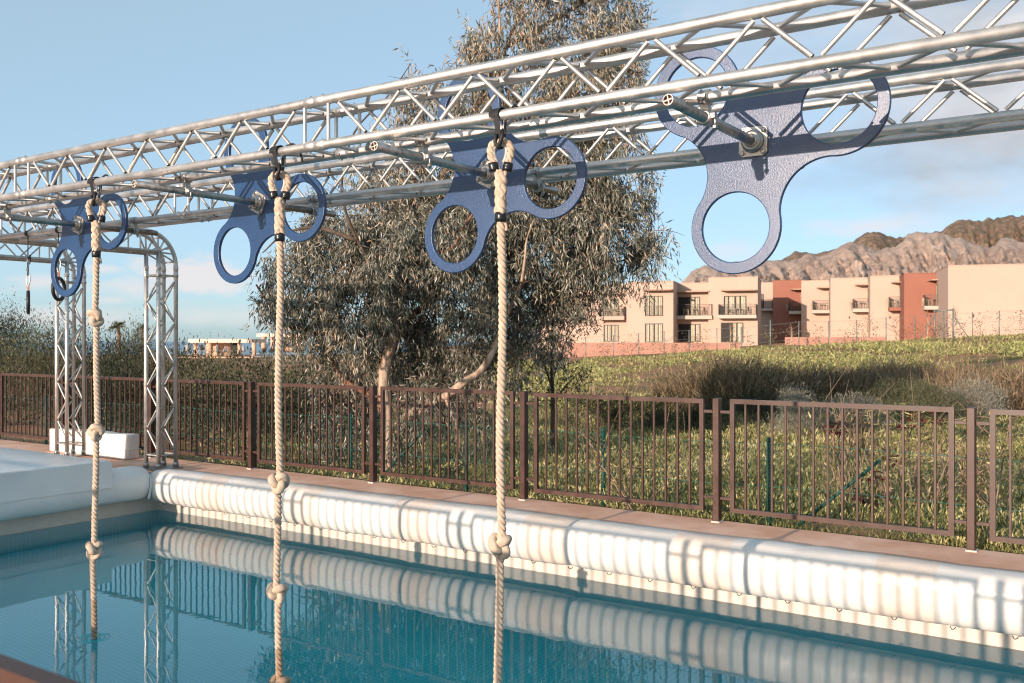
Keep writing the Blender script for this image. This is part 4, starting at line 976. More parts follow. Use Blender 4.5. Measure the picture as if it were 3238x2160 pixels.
# right-hand shrubs
RS = [('silver_bush', 2520, 1222, 1345, 17.5, .50, 'silver', 'round silver-grey bush behind the railing, right of the dark thicket', 9000, .05),
      ('silver_bush', 2700, 1245, 1330, 19, .8, 'silver', 'spreading bush of bare silver twigs above the red-leaved plants', 7000, .055),
      ('green_bush', 2850, 1190, 1320, 21, 1.0, 'olive', 'green bush with pale branches left of the right picture edge', 9000, .06),
      ('green_bush', 2960, 1215, 1330, 20, .7, 'olive', 'lower green bush beside the silvery bush at right', 6000, .06),
      ('silver_bush', 3080, 1200, 1320, 20, .75, 'silver', 'silvery bush near the right picture edge behind the fence post', 8000, .055),
      ('green_bush', 2250, 1240, 1330, 19, .6, 'olivedark', 'small dark bush in the shade left of the silver bush', 5000, .05),
      ('dark_bush', 1870, 1238, 1330, 19.5, .8, 'olivedark', 'dark low bush right of the sapling trunk behind the railing', 6500, .05),
      ('dark_bush', 2010, 1244, 1330, 20, .9, 'olivedark', 'dark low bush behind the middle of the second-last fence panel', 7000, .05),
      ('dark_bush', 2130, 1236, 1330, 19.5, .8, 'olivedark', 'dark low bush below the leftmost reed thicket', 6500, .05),
      ('dark_bush', 2400, 1238, 1330, 20.5, .9, 'olivedark', 'dark low bush just left of the round silver bush', 7000, .05),
      ('dark_bush', 2620, 1232, 1330, 21, .9, 'olivedark', 'dark bush between the round silver bush and the bare silver twigs', 7000, .05)]
for i, (nm, px, y0, y1, dd, w, m_, lab, n, lf) in enumerate(RS):
    b = P(px, CY, dd); b[2] = zg(b[0], b[1])-.03; h = max(.5, (CY-y0)/F*dd-b[2])
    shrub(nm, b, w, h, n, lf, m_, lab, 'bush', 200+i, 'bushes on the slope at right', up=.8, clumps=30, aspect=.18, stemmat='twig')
# reed thickets: upright stalks
def thicket(px, dd, w, h, n, m_, label, seed, lean=.30, wd=.018):
    rng = np.random.default_rng(seed); c = P(px, CY, dd); c[2] = zg(c[0], c[1]); t = empty('thicket', c, label, 'thicket', 'thickets of dry stalks on the slope')
    n = int(n*.6); e = rng.normal(size=(n, 2)); e = e/np.maximum(1, np.linalg.norm(e, axis=1)[:, None]/1.6)
    base = c+RGT*(e[:, :1]*w*.6)+FWD*(e[:, 1:]*w*.5); base[:, 2] = [zg(p[0], p[1]) for p in base]
    hh = h*rng.uniform(.45, 1.1, n)*(1-.25*np.abs(e[:, 0])/1.6); dv = np.stack([rng.normal(0, lean, n), rng.normal(0, lean, n), np.ones(n)], 1)
    me = leaves_mesh('stalks', base, dv, hh, np.full(n, wd), rng, np.clip(rng.normal(.45, .25, n), 0, 1))
    o = link('stalks', me, M[m_], t); o['kind'] = 'stuff'
    k = rng.integers(0, n, n*3); s = rng.uniform(.35, .95, n*3)[:, None]; q = base[k]+unit(dv[k])*hh[k][:, None]*s
    o = link('blades', leaves_mesh('blades', q, unit(dv[k])*.8+rng.normal(size=(n*3, 3))*.35, rng.uniform(.12, .38, n*3), np.full(n*3, wd*.9), rng), M[m_], t); o['kind'] = 'stuff'
TH = [(2170, 27, .9, 1.0, 1300, 'reed', 'brown reed thicket, leftmost, right of the sapling'), (2255, 25, 1.1, 1.45, 2200, 'reed', 'tall brown reed thicket below the pale hotel block with two balconies'),
      (2350, 24, 1.0, 1.55, 2300, 'reed', 'tallest brown reed thicket, in the middle of the slope'), (2450, 26, 1.2, 1.25, 2000, 'reed', 'dark reed thicket above the round silver bush'),
      (2570, 28, 1.3, 1.1, 1700, 'reed', 'dark reed thicket right of the round silver bush'), (2700, 27, 1.2, .9, 1500, 'reed', 'thin brown thicket above the bare silver twigs'),
      (2800, 30, 1.3, 1.1, 1500, 'dry', 'pale dry grass tuft in the middle of the right slope'), (2930, 27, 1.2, 1.0, 1500, 'dry', 'pale dry grass tuft above the green bush at right'),
      (3060, 25, 1.3, 1.1, 2000, 'dry', 'tall straw-coloured grass near the right picture edge'), (3180, 23, 1.3, 1.1, 2200, 'dry', 'straw-coloured grass at the right picture edge'),
      (3300, 22, 1.2, 1.2, 1600, 'dry', 'straw-coloured grass just beyond the right picture edge')]
for i, a in enumerate(TH): thicket(a[0], a[1], a[2], a[3], a[4], a[5], a[6], 300+i)
# dark red castor plants behind the railing
def castor(px, py, dd, label, seed, hs):
    rng = np.random.default_rng(seed); b = P(px, CY, dd); b[2] = zg(b[0], b[1]); t = empty('castor_plant', b, label, 'plant', 'red-leaved plants behind the railing')
    for i, (hx, hy) in enumerate(hs):
        top = P(hx, hy, dd+rng.normal()*.1); mb = MB(); branch(mb, [b+rng.normal(size=3)*.02, (b+top)/2+rng.normal(size=3)*.05, top], .014, .006, 6); mb.build('stem', M['twig'], t)
        pos = []; dr = []; LL = []
        for k in range(9):
            s = unit(np.array([rng.normal(), rng.normal(), rng.normal()*.4+.1])); hub = top+s*rng.uniform(.03, .09)
            for f in np.linspace(-1.3, 1.3, 7):
                v = unit(np.cross(s, (0, 0, 1))); dr.append(s*cos(f)+v*sin(f)+np.array([0, 0, -.35])); pos.append(hub); LL.append(rng.uniform(.05, .085)*(1-.2*abs(f)))
        LL = np.array(LL); o = link('leaf_head', leaves_mesh('leaf_head', np.array(pos), np.array(dr), LL, LL*.34, rng), M['castor'], t)
castor(2690, 1350, 9.2, 'red-leaved plant left of the middle of the right-hand fence panel', 401, [(2632, 1345), (2650, 1370), (2760, 1500)])
castor(2880, 1330, 9.4, 'taller red-leaved plant with two leaf heads behind the right-hand fence panel', 402, [(2895, 1320), (2945, 1330), (2870, 1350), (2820, 1450)])
castor(2860, 1620, 8.9, 'small red-leaved plant low behind the right-hand fence panel', 403, [(2900, 1640), (2935, 1625), (2740, 1580)])
# bare sticks behind the right panel
def sticks(px, dd, label, seed, h=1.0, n=9):
    rng = np.random.default_rng(seed); b = P(px, CY, dd); b[2] = zg(b[0], b[1]); t = empty('bare_shrub', b, label, 'shrub', 'bare-stemmed shrubs behind the railing')
    for i in range(n):
        a = b+rng.normal(size=3)*np.array([.06, .06, 0]); e = a+np.array([rng.normal()*.28, rng.normal()*.2, h*rng.uniform(.5, 1.1)]); mb = MB()
        mid = (a+e)/2+rng.normal(size=3)*.06; branch(mb, [a, mid, e], .010, .003, 5, 4)
        for k in range(3): branch(mb, [mid+(e-mid)*rng.random(), mid+(e-mid)*.6+rng.normal(size=3)*.14, e+rng.normal(size=3)*.2], .005, .0015, 4, 3)
        mb.build('stem', M['twig'], t)
    m_ = 260; q = b+np.stack([rng.normal(0, .22, m_), rng.normal(0, .2, m_), rng.uniform(.1, h, m_)], 1); o = link('leaves', leaves_mesh('leaves', q, rng.normal(size=(m_, 3))+np.array([0, 0, .4]), rng.uniform(.05, .10, m_), rng.uniform(.012, .02, m_), rng), M['grass'], t); o['kind'] = 'stuff'
sticks(2700, 9.0, 'pale bare-stemmed shrub left of the red-leaved plants', 501, 1.0); sticks(2820, 9.1, 'pale bare-stemmed shrub between the red-leaved plants', 502, 1.05); sticks(3130, 8.8, 'bare-stemmed shrub behind the last fence panel at right', 503, .95)
sticks(2950, 9.0, 'leafy bare-stemmed shrub left of the right-hand fence post', 504, .8); sticks(1990, 8.9, 'thin bare-stemmed shrub behind the middle fence panel', 505, .75, 6)
sticks(720, 13, 'pale shoots behind the railing right of the corner tower', 506, .5, 6); sticks(790, 12.6, 'pale shoots behind the railing left of the middle rope', 507, .5, 6)

# ------------------------------------------------------------------ meadow, ground cover
def scatter(n, rng, dmin, dmax, a0, a1, power=1.0):
    d_ = dmin+(dmax-dmin)*rng.random(n)**power; a = rng.uniform(a0, a1, n); p = FWD*d_[:, None]+RGT*(a*d_)[:, None]; return p, d_
def meadow():
    rng = np.random.default_rng(31); n = 110000
    p, d_ = scatter(n, rng, 6.8, 27, -.62, .62, 1.35); ok = p[:, 1] > 7.72; p = p[ok]; d_ = d_[ok]
    a_ = (p@RGT)/d_; ok = (a_ > -.05) | ((p[:, 1] < 9.5) & (rng.random(len(p)) < .22)); p = p[ok]; d_ = d_[ok]
    dens = np.array([fbm(q[0]*.9, q[1]*.9, 0, 3) for q in p]); ok = dens+rng.random(len(p))*.5 > -.12; p = p[ok]; d_ = d_[ok]; dens = dens[ok]
    p[:, 2] = [zg(q[0], q[1]) for q in p]; n = len(p)
    h = rng.uniform(.05, .15, n)*(1+.9*np.clip(dens, -.3, 1))*(1+.018*(d_-8)); near = p[:, 1] < 8.6; h[near] *= .7
    o = link('meadow_grass', leaves_mesh('meadow_grass', p, np.stack([rng.normal(0, .55, n), rng.normal(0, .55, n), np.ones(n)], 1), h, rng.uniform(.006, .013, n)*(1+.05*(d_-8)), rng, np.clip(rng.normal(.42, .2, n)+.3*dens, 0, 1)), M['grass'])
    tag(o, 'green and straw-coloured rough grass behind the railing', 'grass', kind='stuff')
    nc = 5200; p, d_ = scatter(nc, rng, 7.2, 24, -.30, .6, 1.3); ok = p[:, 1] > 7.95; p = p[ok]; d_ = d_[ok]
    dens = np.array([fbm(q[0]*.7, q[1]*.7, 6, 3) for q in p]); ok = dens+rng.random(len(p))*.3 > -.05; p = p[ok]; d_ = d_[ok]; dens = dens[ok]
    pos = []; dr = []; LL = []; rn = []
    for q, dd, de in zip(p, d_, dens):
        k = 30; r = rng.uniform(.05, .15)*(1+.03*dd); v = unit(rng.normal(size=(k, 3))); v[:, 2] = np.abs(v[:, 2])
        x = q+v*np.array([r, r, r*rng.uniform(.7, 1.3)])*rng.uniform(.4, 1, (k, 1)); x[:, 2] += zg(q[0], q[1]); pos.append(x); dr.append(v+np.array([0, 0, .5])+rng.normal(size=(k, 3))*.4)
        LL.append(rng.uniform(.025, .055, k)*(1+.035*dd)); rn.append(np.clip(rng.normal(.55+.5*de, .22, k), 0, 1))
    pos = np.vstack(pos); LL = np.concatenate(LL)
    o = link('weeds', leaves_mesh('weeds', pos, np.vstack(dr), LL, LL*.32, rng, np.concatenate(rn)), M['grass'])
    tag(o, 'low leafy weeds in clumps among the grass behind the railing', 'weeds', kind='stuff')
    n = 5200; p, d_ = scatter(n, rng, 26, 75, -.02, .62, 1.1); dens = np.array([fbm(q[0]*.22, q[1]*.22, 5, 4) for q in p]); ok = dens+rng.random(n)*.10 > .10; p = p[ok]
    pos = []; sz = []
    for q in p:
        dd = float(q@FWD); k = 24; r = .16+.005*dd; o_ = rng.normal(size=(k, 3))*np.array([r, r, .10]); x = q+o_; x[:, 2] = zg(q[0], q[1])+np.abs(o_[:, 2])+.02; pos.append(x); sz.append(np.full(k, .05+.0026*dd))
    pos = np.vstack(pos); sz = np.concatenate(sz); n = len(pos)
    o = link('ground_cover', leaves_mesh('ground_cover', pos, rng.normal(size=(n, 3))+np.array([0, 0, .7]), sz*rng.uniform(.7, 1.4, n), sz*.4, rng), M['cover'])
    tag(o, 'yellow-green creeping ground cover on the bank below the hotel', 'ground cover', kind='stuff')
    n = 16000; p, d_ = scatter(n, rng, 60, 76, -.03, .62); p[:, 2] = [zg(q[0], q[1]) for q in p]
    cl2 = np.array([fbm(q[0]*.5, q[1]*.5, 8, 3) for q in p]); p = p[cl2 > -.1]; n = len(p)
    o = link('dry_fringe', leaves_mesh('dry_fringe', p, np.stack([rng.normal(0, .4, n), rng.normal(0, .4, n), np.ones(n)], 1), rng.uniform(.12, .45, n), np.full(n, .035), rng), M['dry'])
    tag(o, 'dry brown grass along the top of the bank by the wire fence', 'dry grass', kind='stuff')
    n = 9000; p, d_ = scatter(n, rng, 26, 60, .02, .62); p[:, 2] = [zg(q[0], q[1]) for q in p]; cl2 = np.array([fbm(q[0]*.3, q[1]*.3, 2, 3) for q in p]); p = p[cl2 > .16]; n = len(p)
    o = link('dry_stalks', leaves_mesh('dry_stalks', p, np.stack([rng.normal(0, .3, n), rng.normal(0, .3, n), np.ones(n)], 1), rng.uniform(.25, .9, n), np.full(n, .02), rng), M['dry'])
    tag(o, 'scattered dry stalks over the slope below the hotel', 'dry grass', kind='stuff')
meadow()

# ------------------------------------------------------------------ hotel
PHI = radians(17); HA = RGT*cos(PHI)-FWD*sin(PHI); HB = FWD*cos(PHI)+RGT*sin(PHI)   # along the facade / away from the viewer
HO = G(100, (2130-CX)/F*100)
HAX = np.array([HA, HB, (0, 0, 1)])
def hb_of(px, d_): p = G(d_, (px-CX)/F*d_)-HO; return float(p@HB)
def ha_of(px, b):
    r = FWD+RGT*((px-CX)/F); s = (b+float(HO@HB))/float(r@HB); return float((r*s-HO)@HA), s*1.0
def hz(py, s): return (CY-py)/F*s
class HBox(MB):
    def hbox(s_, a0, a1, b0, b1, z0, z1):
        c = HO+HA*(a0+a1)/2+HB*(b0+b1)/2+np.array([0, 0, (z0+z1)/2]); return s_.box(c, (a1-a0, b1-b0, z1-z0), HAX)
def hpoint(a, b, z): return HO+HA*a+HB*b+np.array([0, 0, z])
def window(parent, a0, a1, b, z0, z1, dark=False, side=False):
    """glazed door: frame proud of the wall, two panes with curtains behind; b is the wall plane"""
    m_ = HBox(); w = .07
    m_.hbox(a0, a1, b-.06, b+.02, z1-w, z1); m_.hbox(a0, a1, b-.06, b+.02, z0, z0+w)
    am = (a0+a1)/2
    for x in (a0, am-w/2, a1-w): m_.hbox(x, x+w, b-.058, b+.018, z0+w, z1-w)
    f = m_.build('window', M['bronze'], parent)
    for (x0, x1, k) in ((a0+w, am-w/2, 0), (am+w/2, a1-w, 1)):
        m_ = HBox(); m_.hbox(x0, x1, b-.005, b+.015, z0+w, z1-w); m_.build('pane', M['room'], f)
        if dark and k == 0: continue
        n = 26; V = []; 
        for i in range(n+1):
            s = i/n; a = x0+(x1-x0)*(.10+.86*s); bb = b-.028+.014*cos(i*pi*.9)
            V += [hpoint(a, bb, z0+w), hpoint(a, bb, z1-w-.02)]
        m_ = MB(); m_.add(V, [(2*i, 2*i+2, 2*i+3, 2*i+1) for i in range(n) if not (int(7*abs(sin(x0*3.1)))+6 <= i <= int(7*abs(sin(x0*3.1)))+9) and i % 9 != 4]); m_.build('curtain', M['curtain'], f)
    return f
def railing(parent, pts, z0, z1, step=.13):
    m_ = MB()
    for p, q in zip(pts[:-1], pts[1:]):
        p = np.array(p); q = np.array(q); L = np.linalg.norm(q-p)
        for z in (z0+.06, z1): m_.box((hpoint(*p, z)+hpoint(*q, z))/2, (L, .03, .035), None if L < .01 else [unit(hpoint(*q, 0)-hpoint(*p, 0)), np.cross((0, 0, 1), unit(hpoint(*q, 0)-hpoint(*p, 0))), (0, 0, 1)])
        for k in range(int(L/step)+1):
            c = p+(q-p)*min(1, k*step/L); m_.box(hpoint(*c, (z0+z1)/2), (.02, .02, z1-z0))
    return m_.build('railing', M['bronze'], parent)
def canopy(parent, a0, a1, b, z, dep=1.25, a2=None):
    m_ = MB(); a2 = a1 if a2 is None else a2
    V = [hpoint(a0, b, z), hpoint(a1, b, z), hpoint(a2, b-dep, z), hpoint(a0+.35, b-dep, z)]; V += [v+np.array([0, 0, .13]) for v in V]
    m_.add(V, [(3, 2, 1, 0), (4, 5, 6, 7), (0, 1, 5, 4), (1, 2, 6, 5), (2, 3, 7, 6), (3, 0, 4, 7)]); return m_.build('canopy', M['canopy'], parent)
chair_me = None
def chair(a, b, z, rot, label):
    global chair_me
    if chair_me is None:
        m_ = MB()
        for x in (-.24, .24):
            for y in (-.24, .24): m_.box((x, y, .32 if y < 0 else .42), (.05, .05, .64 if y < 0 else .84))
        for x in (-.24, .24): m_.box((x, 0, .63), (.07, .56, .04))
        for k in range(4): m_.box((0, -.19+.125*k, .42), (.46, .09, .03))
        for k in range(4): m_.box((-.165+.11*k, .24, .64), (.05, .025, .36))
        m_.box((0, .24, .82), (.44, .03, .06))
        o = m_.build('balcony_chair', M['wood']); chair_me = o.data; bpy.data.objects.remove(o)
    o = bpy.data.objects.new('balcony_chair', chair_me); COL.objects.link(o); o.location = Vector(hpoint(a, b, z)); o.rotation_euler = (0, 0, -PHI+YAW+rot)
    tag(o, label, 'chair', 'wooden balcony chairs'); return o
table_me = None
def btable(a, b, z, label):
    global table_me
    if table_me is None:
        m_ = MB(); m_.box((0, 0, .71), (.62, .62, .04))
        for x in (-.25, .25):
            for y in (-.25, .25): m_.box((x, y, .345), (.05, .05, .69))
        o = m_.build('balcony_table', M['wood']); table_me = o.data; bpy.data.objects.remove(o)
    o = bpy.data.objects.new('balcony_table', table_me); COL.objects.link(o); o.location = Vector(hpoint(a, b, z)); o.rotation_euler = (0, 0, YAW-PHI)
    tag(o, label, 'table', 'wooden balcony tables')
LW = empty('hotel_wing', hpoint(-3, 3, -1), 'pale peach two-storey hotel wing behind the sapling, facing the camera', 'building')
RW = empty('hotel_wing', hpoint(14, 2, -1), 'stepped peach and terracotta hotel wing at right below the mountains', 'building')
def block(parent, px0, px1, roof, dd, m_, deep=9, zbot=-1.6):
    b = hb_of(px0, dd); a0, s0 = ha_of(px0, b); a1, s1 = ha_of(px1, b); z1 = hz(roof, s0); h = HBox(); h.hbox(a0, a1, b, b+deep, zbot, z1)
    h.hbox(a0-.04, a1+.04, b-.04, b+deep, z1+.001, z1+.06)
    h.build('wall_block', M[m_], parent); return b, a0, a1, z1
c6 = lambda x, y: (1700+.3507*x, 800+.3507*y); c7 = lambda x, y: (2400+.3826*x, 650+.3826*y)
def win6(parent, b, x0, x1, y0, y1, cf=c6, **k):
    p0 = cf(x0, y0); p1 = cf(x1, y1); a0, s0 = ha_of(p0[0], b); a1, s1 = ha_of(p1[0], b); return window(parent, a0, a1, b, hz(p1[1], s0), hz(p0[1], s0), **k)
def can6(parent, b, x0, x1, y, cf=c6, **k):
    p0 = cf(x0, y); p1 = cf(x1, y); a0, s0 = ha_of(p0[0], b); a1, s1 = ha_of(p1[0], b); return canopy(parent, a0, a1, b, hz(p0[1], s0), **k)
def balcony(parent, b, x0, x1, ytop, yfloor, ybot, cf, slabmat='slab', dep=1.4, ends=(False, False), furn=None):
    p0 = cf(x0, ytop); p1 = cf(x1, yfloor); a0, s0 = ha_of(p0[0], b-dep); a1, _ = ha_of(p1[0], b-dep); zf = hz(p1[1], s0); zt = hz(p0[1], s0); zb_ = hz(cf(x0, ybot)[1], s0)
    h = HBox(); h.hbox(a0, a1, b-dep, b, zb_, zf); bal = h.build('balcony', M[slabmat], parent)
    railing(bal, [(a0+.05, b), (a0+.05, b-dep+.05), (a1-.05, b-dep+.05), (a1-.05, b)], zf, zt)
    for k, (en, aa) in enumerate(zip(ends, (a0, a1))):
        if en: h = HBox(); h.hbox(aa-.03+(.06 if k == 0 else -.06), aa+.03+(.06 if k == 0 else -.06), b-dep+.1, b-.1, zf+.05, zt+.02); h.build('side_screen', M['bronze'], bal)
    am = (a0+a1)/2
    if furn:
        chair(am-.85, b-.75, zf+.002, pi/2+.2, 'wooden chair on '+furn+', left of the table'); chair(am+.85, b-.7, zf+.002, -pi/2-.3, 'wooden chair on '+furn+', right of the table'); btable(am, b-.7, zf+.002, 'small wooden table on '+furn)
    return a0, a1, zf
# left wing
b1, *_ = block(LW, 1700, 1851, 908, 104.5, 'peach')
win6(LW, b1, 200, 330, 430, 580); can6(LW, b1, 180, 520, 390)
b2, *_ = block(LW, 1851, 1985, 902, 102.5, 'peach')
win6(LW, b2, 585, 730, 415, 572); win6(LW, b2, 595, 730, 648, 800); can6(LW, b2, 570, 775, 378)
balcony(LW, b2, 548, 780, 485, 572, 604, c6, 'peach', furn='the first balcony right of the sapling')
b3, *_ = block(LW, 1981, 2129, 892, 100.0, 'peach')
win6(LW, b3, 968, 1130, 388, 568); win6(LW, b3, 968, 1130, 636, 806); can6(LW, b3, 950, 1222, 345)
a0, s0 = ha_of(c6(968, 0)[0], b3-.12); a1, _ = ha_of(c6(1130, 0)[0], b3-.12); railing(LW, [(a0, b3-.12), (a1, b3-.12)], hz(c6(0, 568)[1], s0), hz(c6(0, 478)[1], s0))
b4, *_ = block(LW, 2129.5, 2250, 897, 102.6, 'peach')
win6(LW, b4, 1268, 1465, 398, 565, dark=True); win6(LW, b4, 1270, 1468, 640, 800, dark=True); can6(LW, b4, 1232, 1555, 360)
balcony(LW, b4, 1235, 1572, 466, 566, 598, c6, 'slab', furn='the balcony in the recess of the pale wing')
b5, *_ = block(LW, 2240, 2396, 879, 100.5, 'peach')
win6(LW, b5, 1678, 1882, 388, 560); win6(LW, b5, 1652, 1855, 628, 806, dark=True); can6(LW, b5, 1655, 1975, 348)
balcony(LW, b5, 1626, 1972, 463, 560, 590, c6, 'slab', ends=(True, True), furn='the last balcony of the pale wing')
# right wing: stepped blocks, each with a balcony on its left
b6, *_ = block(RW, 2398, 2446, 895, 117, 'peach')
win6(RW, b6, 2000, 2040, 370, 500); balcony(RW, b6, 2008, 2118, 418, 500, 520, c6, 'slab', dep=1.2)
ROW = [(2444, 2536, 888, 115.0, 'terra'), (2534, 2628, 889, 111.5, 'peach'), (2626, 2754, 881, 105.5, 'peach'), (2752, 2861, 874, 100.4, 'peach'), (2859, 2972, 866, 95.0, 'terra'), (2998, 3420, 841, 86.5, 'peach')]
RB_ = [block(RW, *r) for r in ROW]
BAL = [(0, 247, 366, 795, 872, 897, 'slab', 255, 365, 702, 'the first balcony of the stepped wing'), (1, 440, 597, 785, 864, 890, 'slab', 475, 595, 688, 'the second balcony of the stepped wing'),
       (2, 776, 920, 770, 852, 880, 'slab', 790, 916, 665, 'the third balcony of the stepped wing'), (3, 1078, 1242, 755, 842, 870, 'terra', 1090, 1236, 645, 'the terracotta balcony of the stepped wing'), (4, 1368, 1555, 740, 830, 860, 'slab', 1385, 1540, 626, 'the rightmost balcony beside the blank wall')]
for (i, x0, x1, yt, yf, yb_, m_, cx0, cx1, cy, nm) in BAL:
    b = RB_[i][0]; balcony(RW, b, x0, x1, yt, yf, yb_, c7, m_, dep=1.5, ends=(True, False), furn=nm); can6(RW, b, cx0, cx1, cy, c7, dep=1.4)
    # door in the left side wall of the next block
    bn, an0, an1, zt = RB_[i+1]; zf = hz(c7(0, yf)[1], ROW[i][3]-2.5); h = HBox(); h.hbox(an0-.05, an0+.02, b-1.25, b-.25, zf, zf+2.15); w_ = h.build('side_window', M['bronze'], RW)
    h = HBox(); h.hbox(an0-.075, an0-.055, b-1.12, b-.55, zf+.1, zf+2.05); h.build('curtain', M['curtain'], w_)
for (x, y) in ((746, 925), (1080, 925), (1417, 912), (1770, 912)):
    px, py = c7(x, y); i = 2 if x < 900 else 3 if x < 1200 else 4 if x < 1500 else 5; b = RB_[i][0]; a, s0 = ha_of(px, b); h = HBox(); h.hbox(a-.05, a+.05, b-.12, b+.01, hz(py, s0)-.12, hz(py, s0)+.12); h.build('wall_lamp', M['bronze'], RW)
# low walls and terrace in front
def lowwall(px0, px1, y0, y1, dd, m_, label):
    b = hb_of(px0, dd); a0, s0 = ha_of(px0, b); a1, _ = ha_of(px1, b); h = HBox(); h.hbox(a0, a1, b, b+.3, hz(y1, s0)-.5, hz(y0, s0)); o = h.build('garden_wall', M[m_]); tag(o, label, 'wall')
lowwall(1740, 2340, 1084, 1120, 90, 'retain', 'long low pink wall in front of the pale hotel wing')
lowwall(2482, 2800, 1066, 1086, 88, 'retain', 'low pink wall in front of the stepped hotel wing')
# wire fence along the top of the bank
def dfence(px): return float(np.interp(px, [1700, 2440, 3300], [74, 70, 61]))
fp = [1760, 1852, 1940, 2019, 2100, 2179, 2267, 2345, 2436, 2526, 2620, 2709, 2802, 2893, 2955, 3014, 3075, 3160, 3250]
bp_ = [G(dfence(p), (p-CX)/F*dfence(p)) for p in fp]
for p in bp_: p[2] = zg(p[0], p[1])
wf = empty('wire_fence', bp_[9], 'tall wire fence with thin posts and straggling vines along the top of the bank', 'fence')
for i, p in enumerate(bp_):
    h_ = 2.0 if i not in (8, 14, 15) else 2.35; mb = MB(); mb.cyl(p+np.array([0, 0, -.1]), p+np.array([0, 0, h_]), .035 if i not in (8, 14, 15) else .055, 8); mb.build('post', M['galv'], wf)
for hh in (.1, .7, 1.3, 1.95):
    mb = MB(); mb.tube([p+np.array([0, 0, hh]) for p in bp_], .008, 4); mb.build('line_wire', M['galv'], wf)
mb = MB(); mb.cyl(bp_[14]+np.array([0, 0, 2.25]), bp_[15]+np.array([0, 0, 2.25]), .045, 8); q = (bp_[14]+bp_[15])/2; mb.cyl(q, q+np.array([0, 0, 2.2]), .03, 6); mb.build('gate_frame', M['galv'], wf)
for a, b in ((14, 13), (15, 16)):
    mb = MB(); mb.cyl(bp_[a]+np.array([0, 0, 1.9]), bp_[b]*.9+bp_[a]*.1+np.array([0, 0, .1]), .035, 6); mb.build('strut', M['galv'], wf)
rng = np.random.default_rng(61); pos = []
for i in range(len(bp_)-1):
    for k in range(7 if i % 3 else 4):
        s = rng.random(); b = bp_[i]*(1-s)+bp_[i+1]*s; hgt = rng.uniform(.9, 2.1); m_ = rng.integers(20, 60); z = rng.random(m_)**.7*hgt
        pos.append(b+np.stack([np.zeros(m_), np.zeros(m_), z], 1)+RGT*(np.cumsum(rng.normal(size=(m_, 1))*.03, 0)+rng.normal(size=(m_, 1))*.12*(.4+z[:, None]))+FWD*rng.normal(size=(m_, 1))*.05)
pos = np.vstack(pos); n = len(pos)
o = link('vines', leaves_mesh('vines', pos, rng.normal(size=(n, 3)), rng.uniform(.07, .15, n), rng.uniform(.04, .08, n), rng), M['vine'], wf); o['kind'] = 'stuff'
# leafless saplings in front of the hotel
def bare_sapling(px, ytop, dd, label, seed):
    rng = np.random.default_rng(seed); b = G(dd, (px-CX)/F*dd); b[2] = zg(b[0], b[1]); H = (CY-ytop)/F*dd-b[2]; t = empty('bare_sapling', b, label, 'tree', 'leafless saplings in front of the hotel')
    mb = MB(); top = b+np.array([0, 0, H*.8])+RGT*.1; branch(mb, [b, (b+top)/2+RGT*.06, top], .06, .02, 6); mb.build('trunk', M['lightrail'] if False else M['wood'], t)
    for i in range(11):
        s = rng.uniform(.45, .98); a = b+(top-b)*s; e_ = a+RGT*rng.normal()*.55+FWD*rng.normal()*.3+np.array([0, 0, rng.uniform(.2, .38)*H*.8]); mb = MB(); branch(mb, [a, (a+e_)/2+RGT*rng.normal()*.06, e_], .022, .007, 4, 3); mb.build('branch', M['twig'], t)
bare_sapling(2306, 1010, 84, 'pale leafless sapling in front of the last pale-wing balcony', 71); bare_sapling(2742, 985, 80, 'thin leafless sapling left of the terracotta balcony', 72)
bare_sapling(2830, 990, 78, 'leafless sapling below the terracotta balcony', 73); bare_sapling(2930, 975, 76, 'leafless sapling left of the wire fence gate', 74); bare_sapling(3018, 965, 74, 'leafless sapling at the gate in front of the blank wall', 75); bare_sapling(2500, 1020, 84, 'dim leafless sapling before the terracotta block', 76)

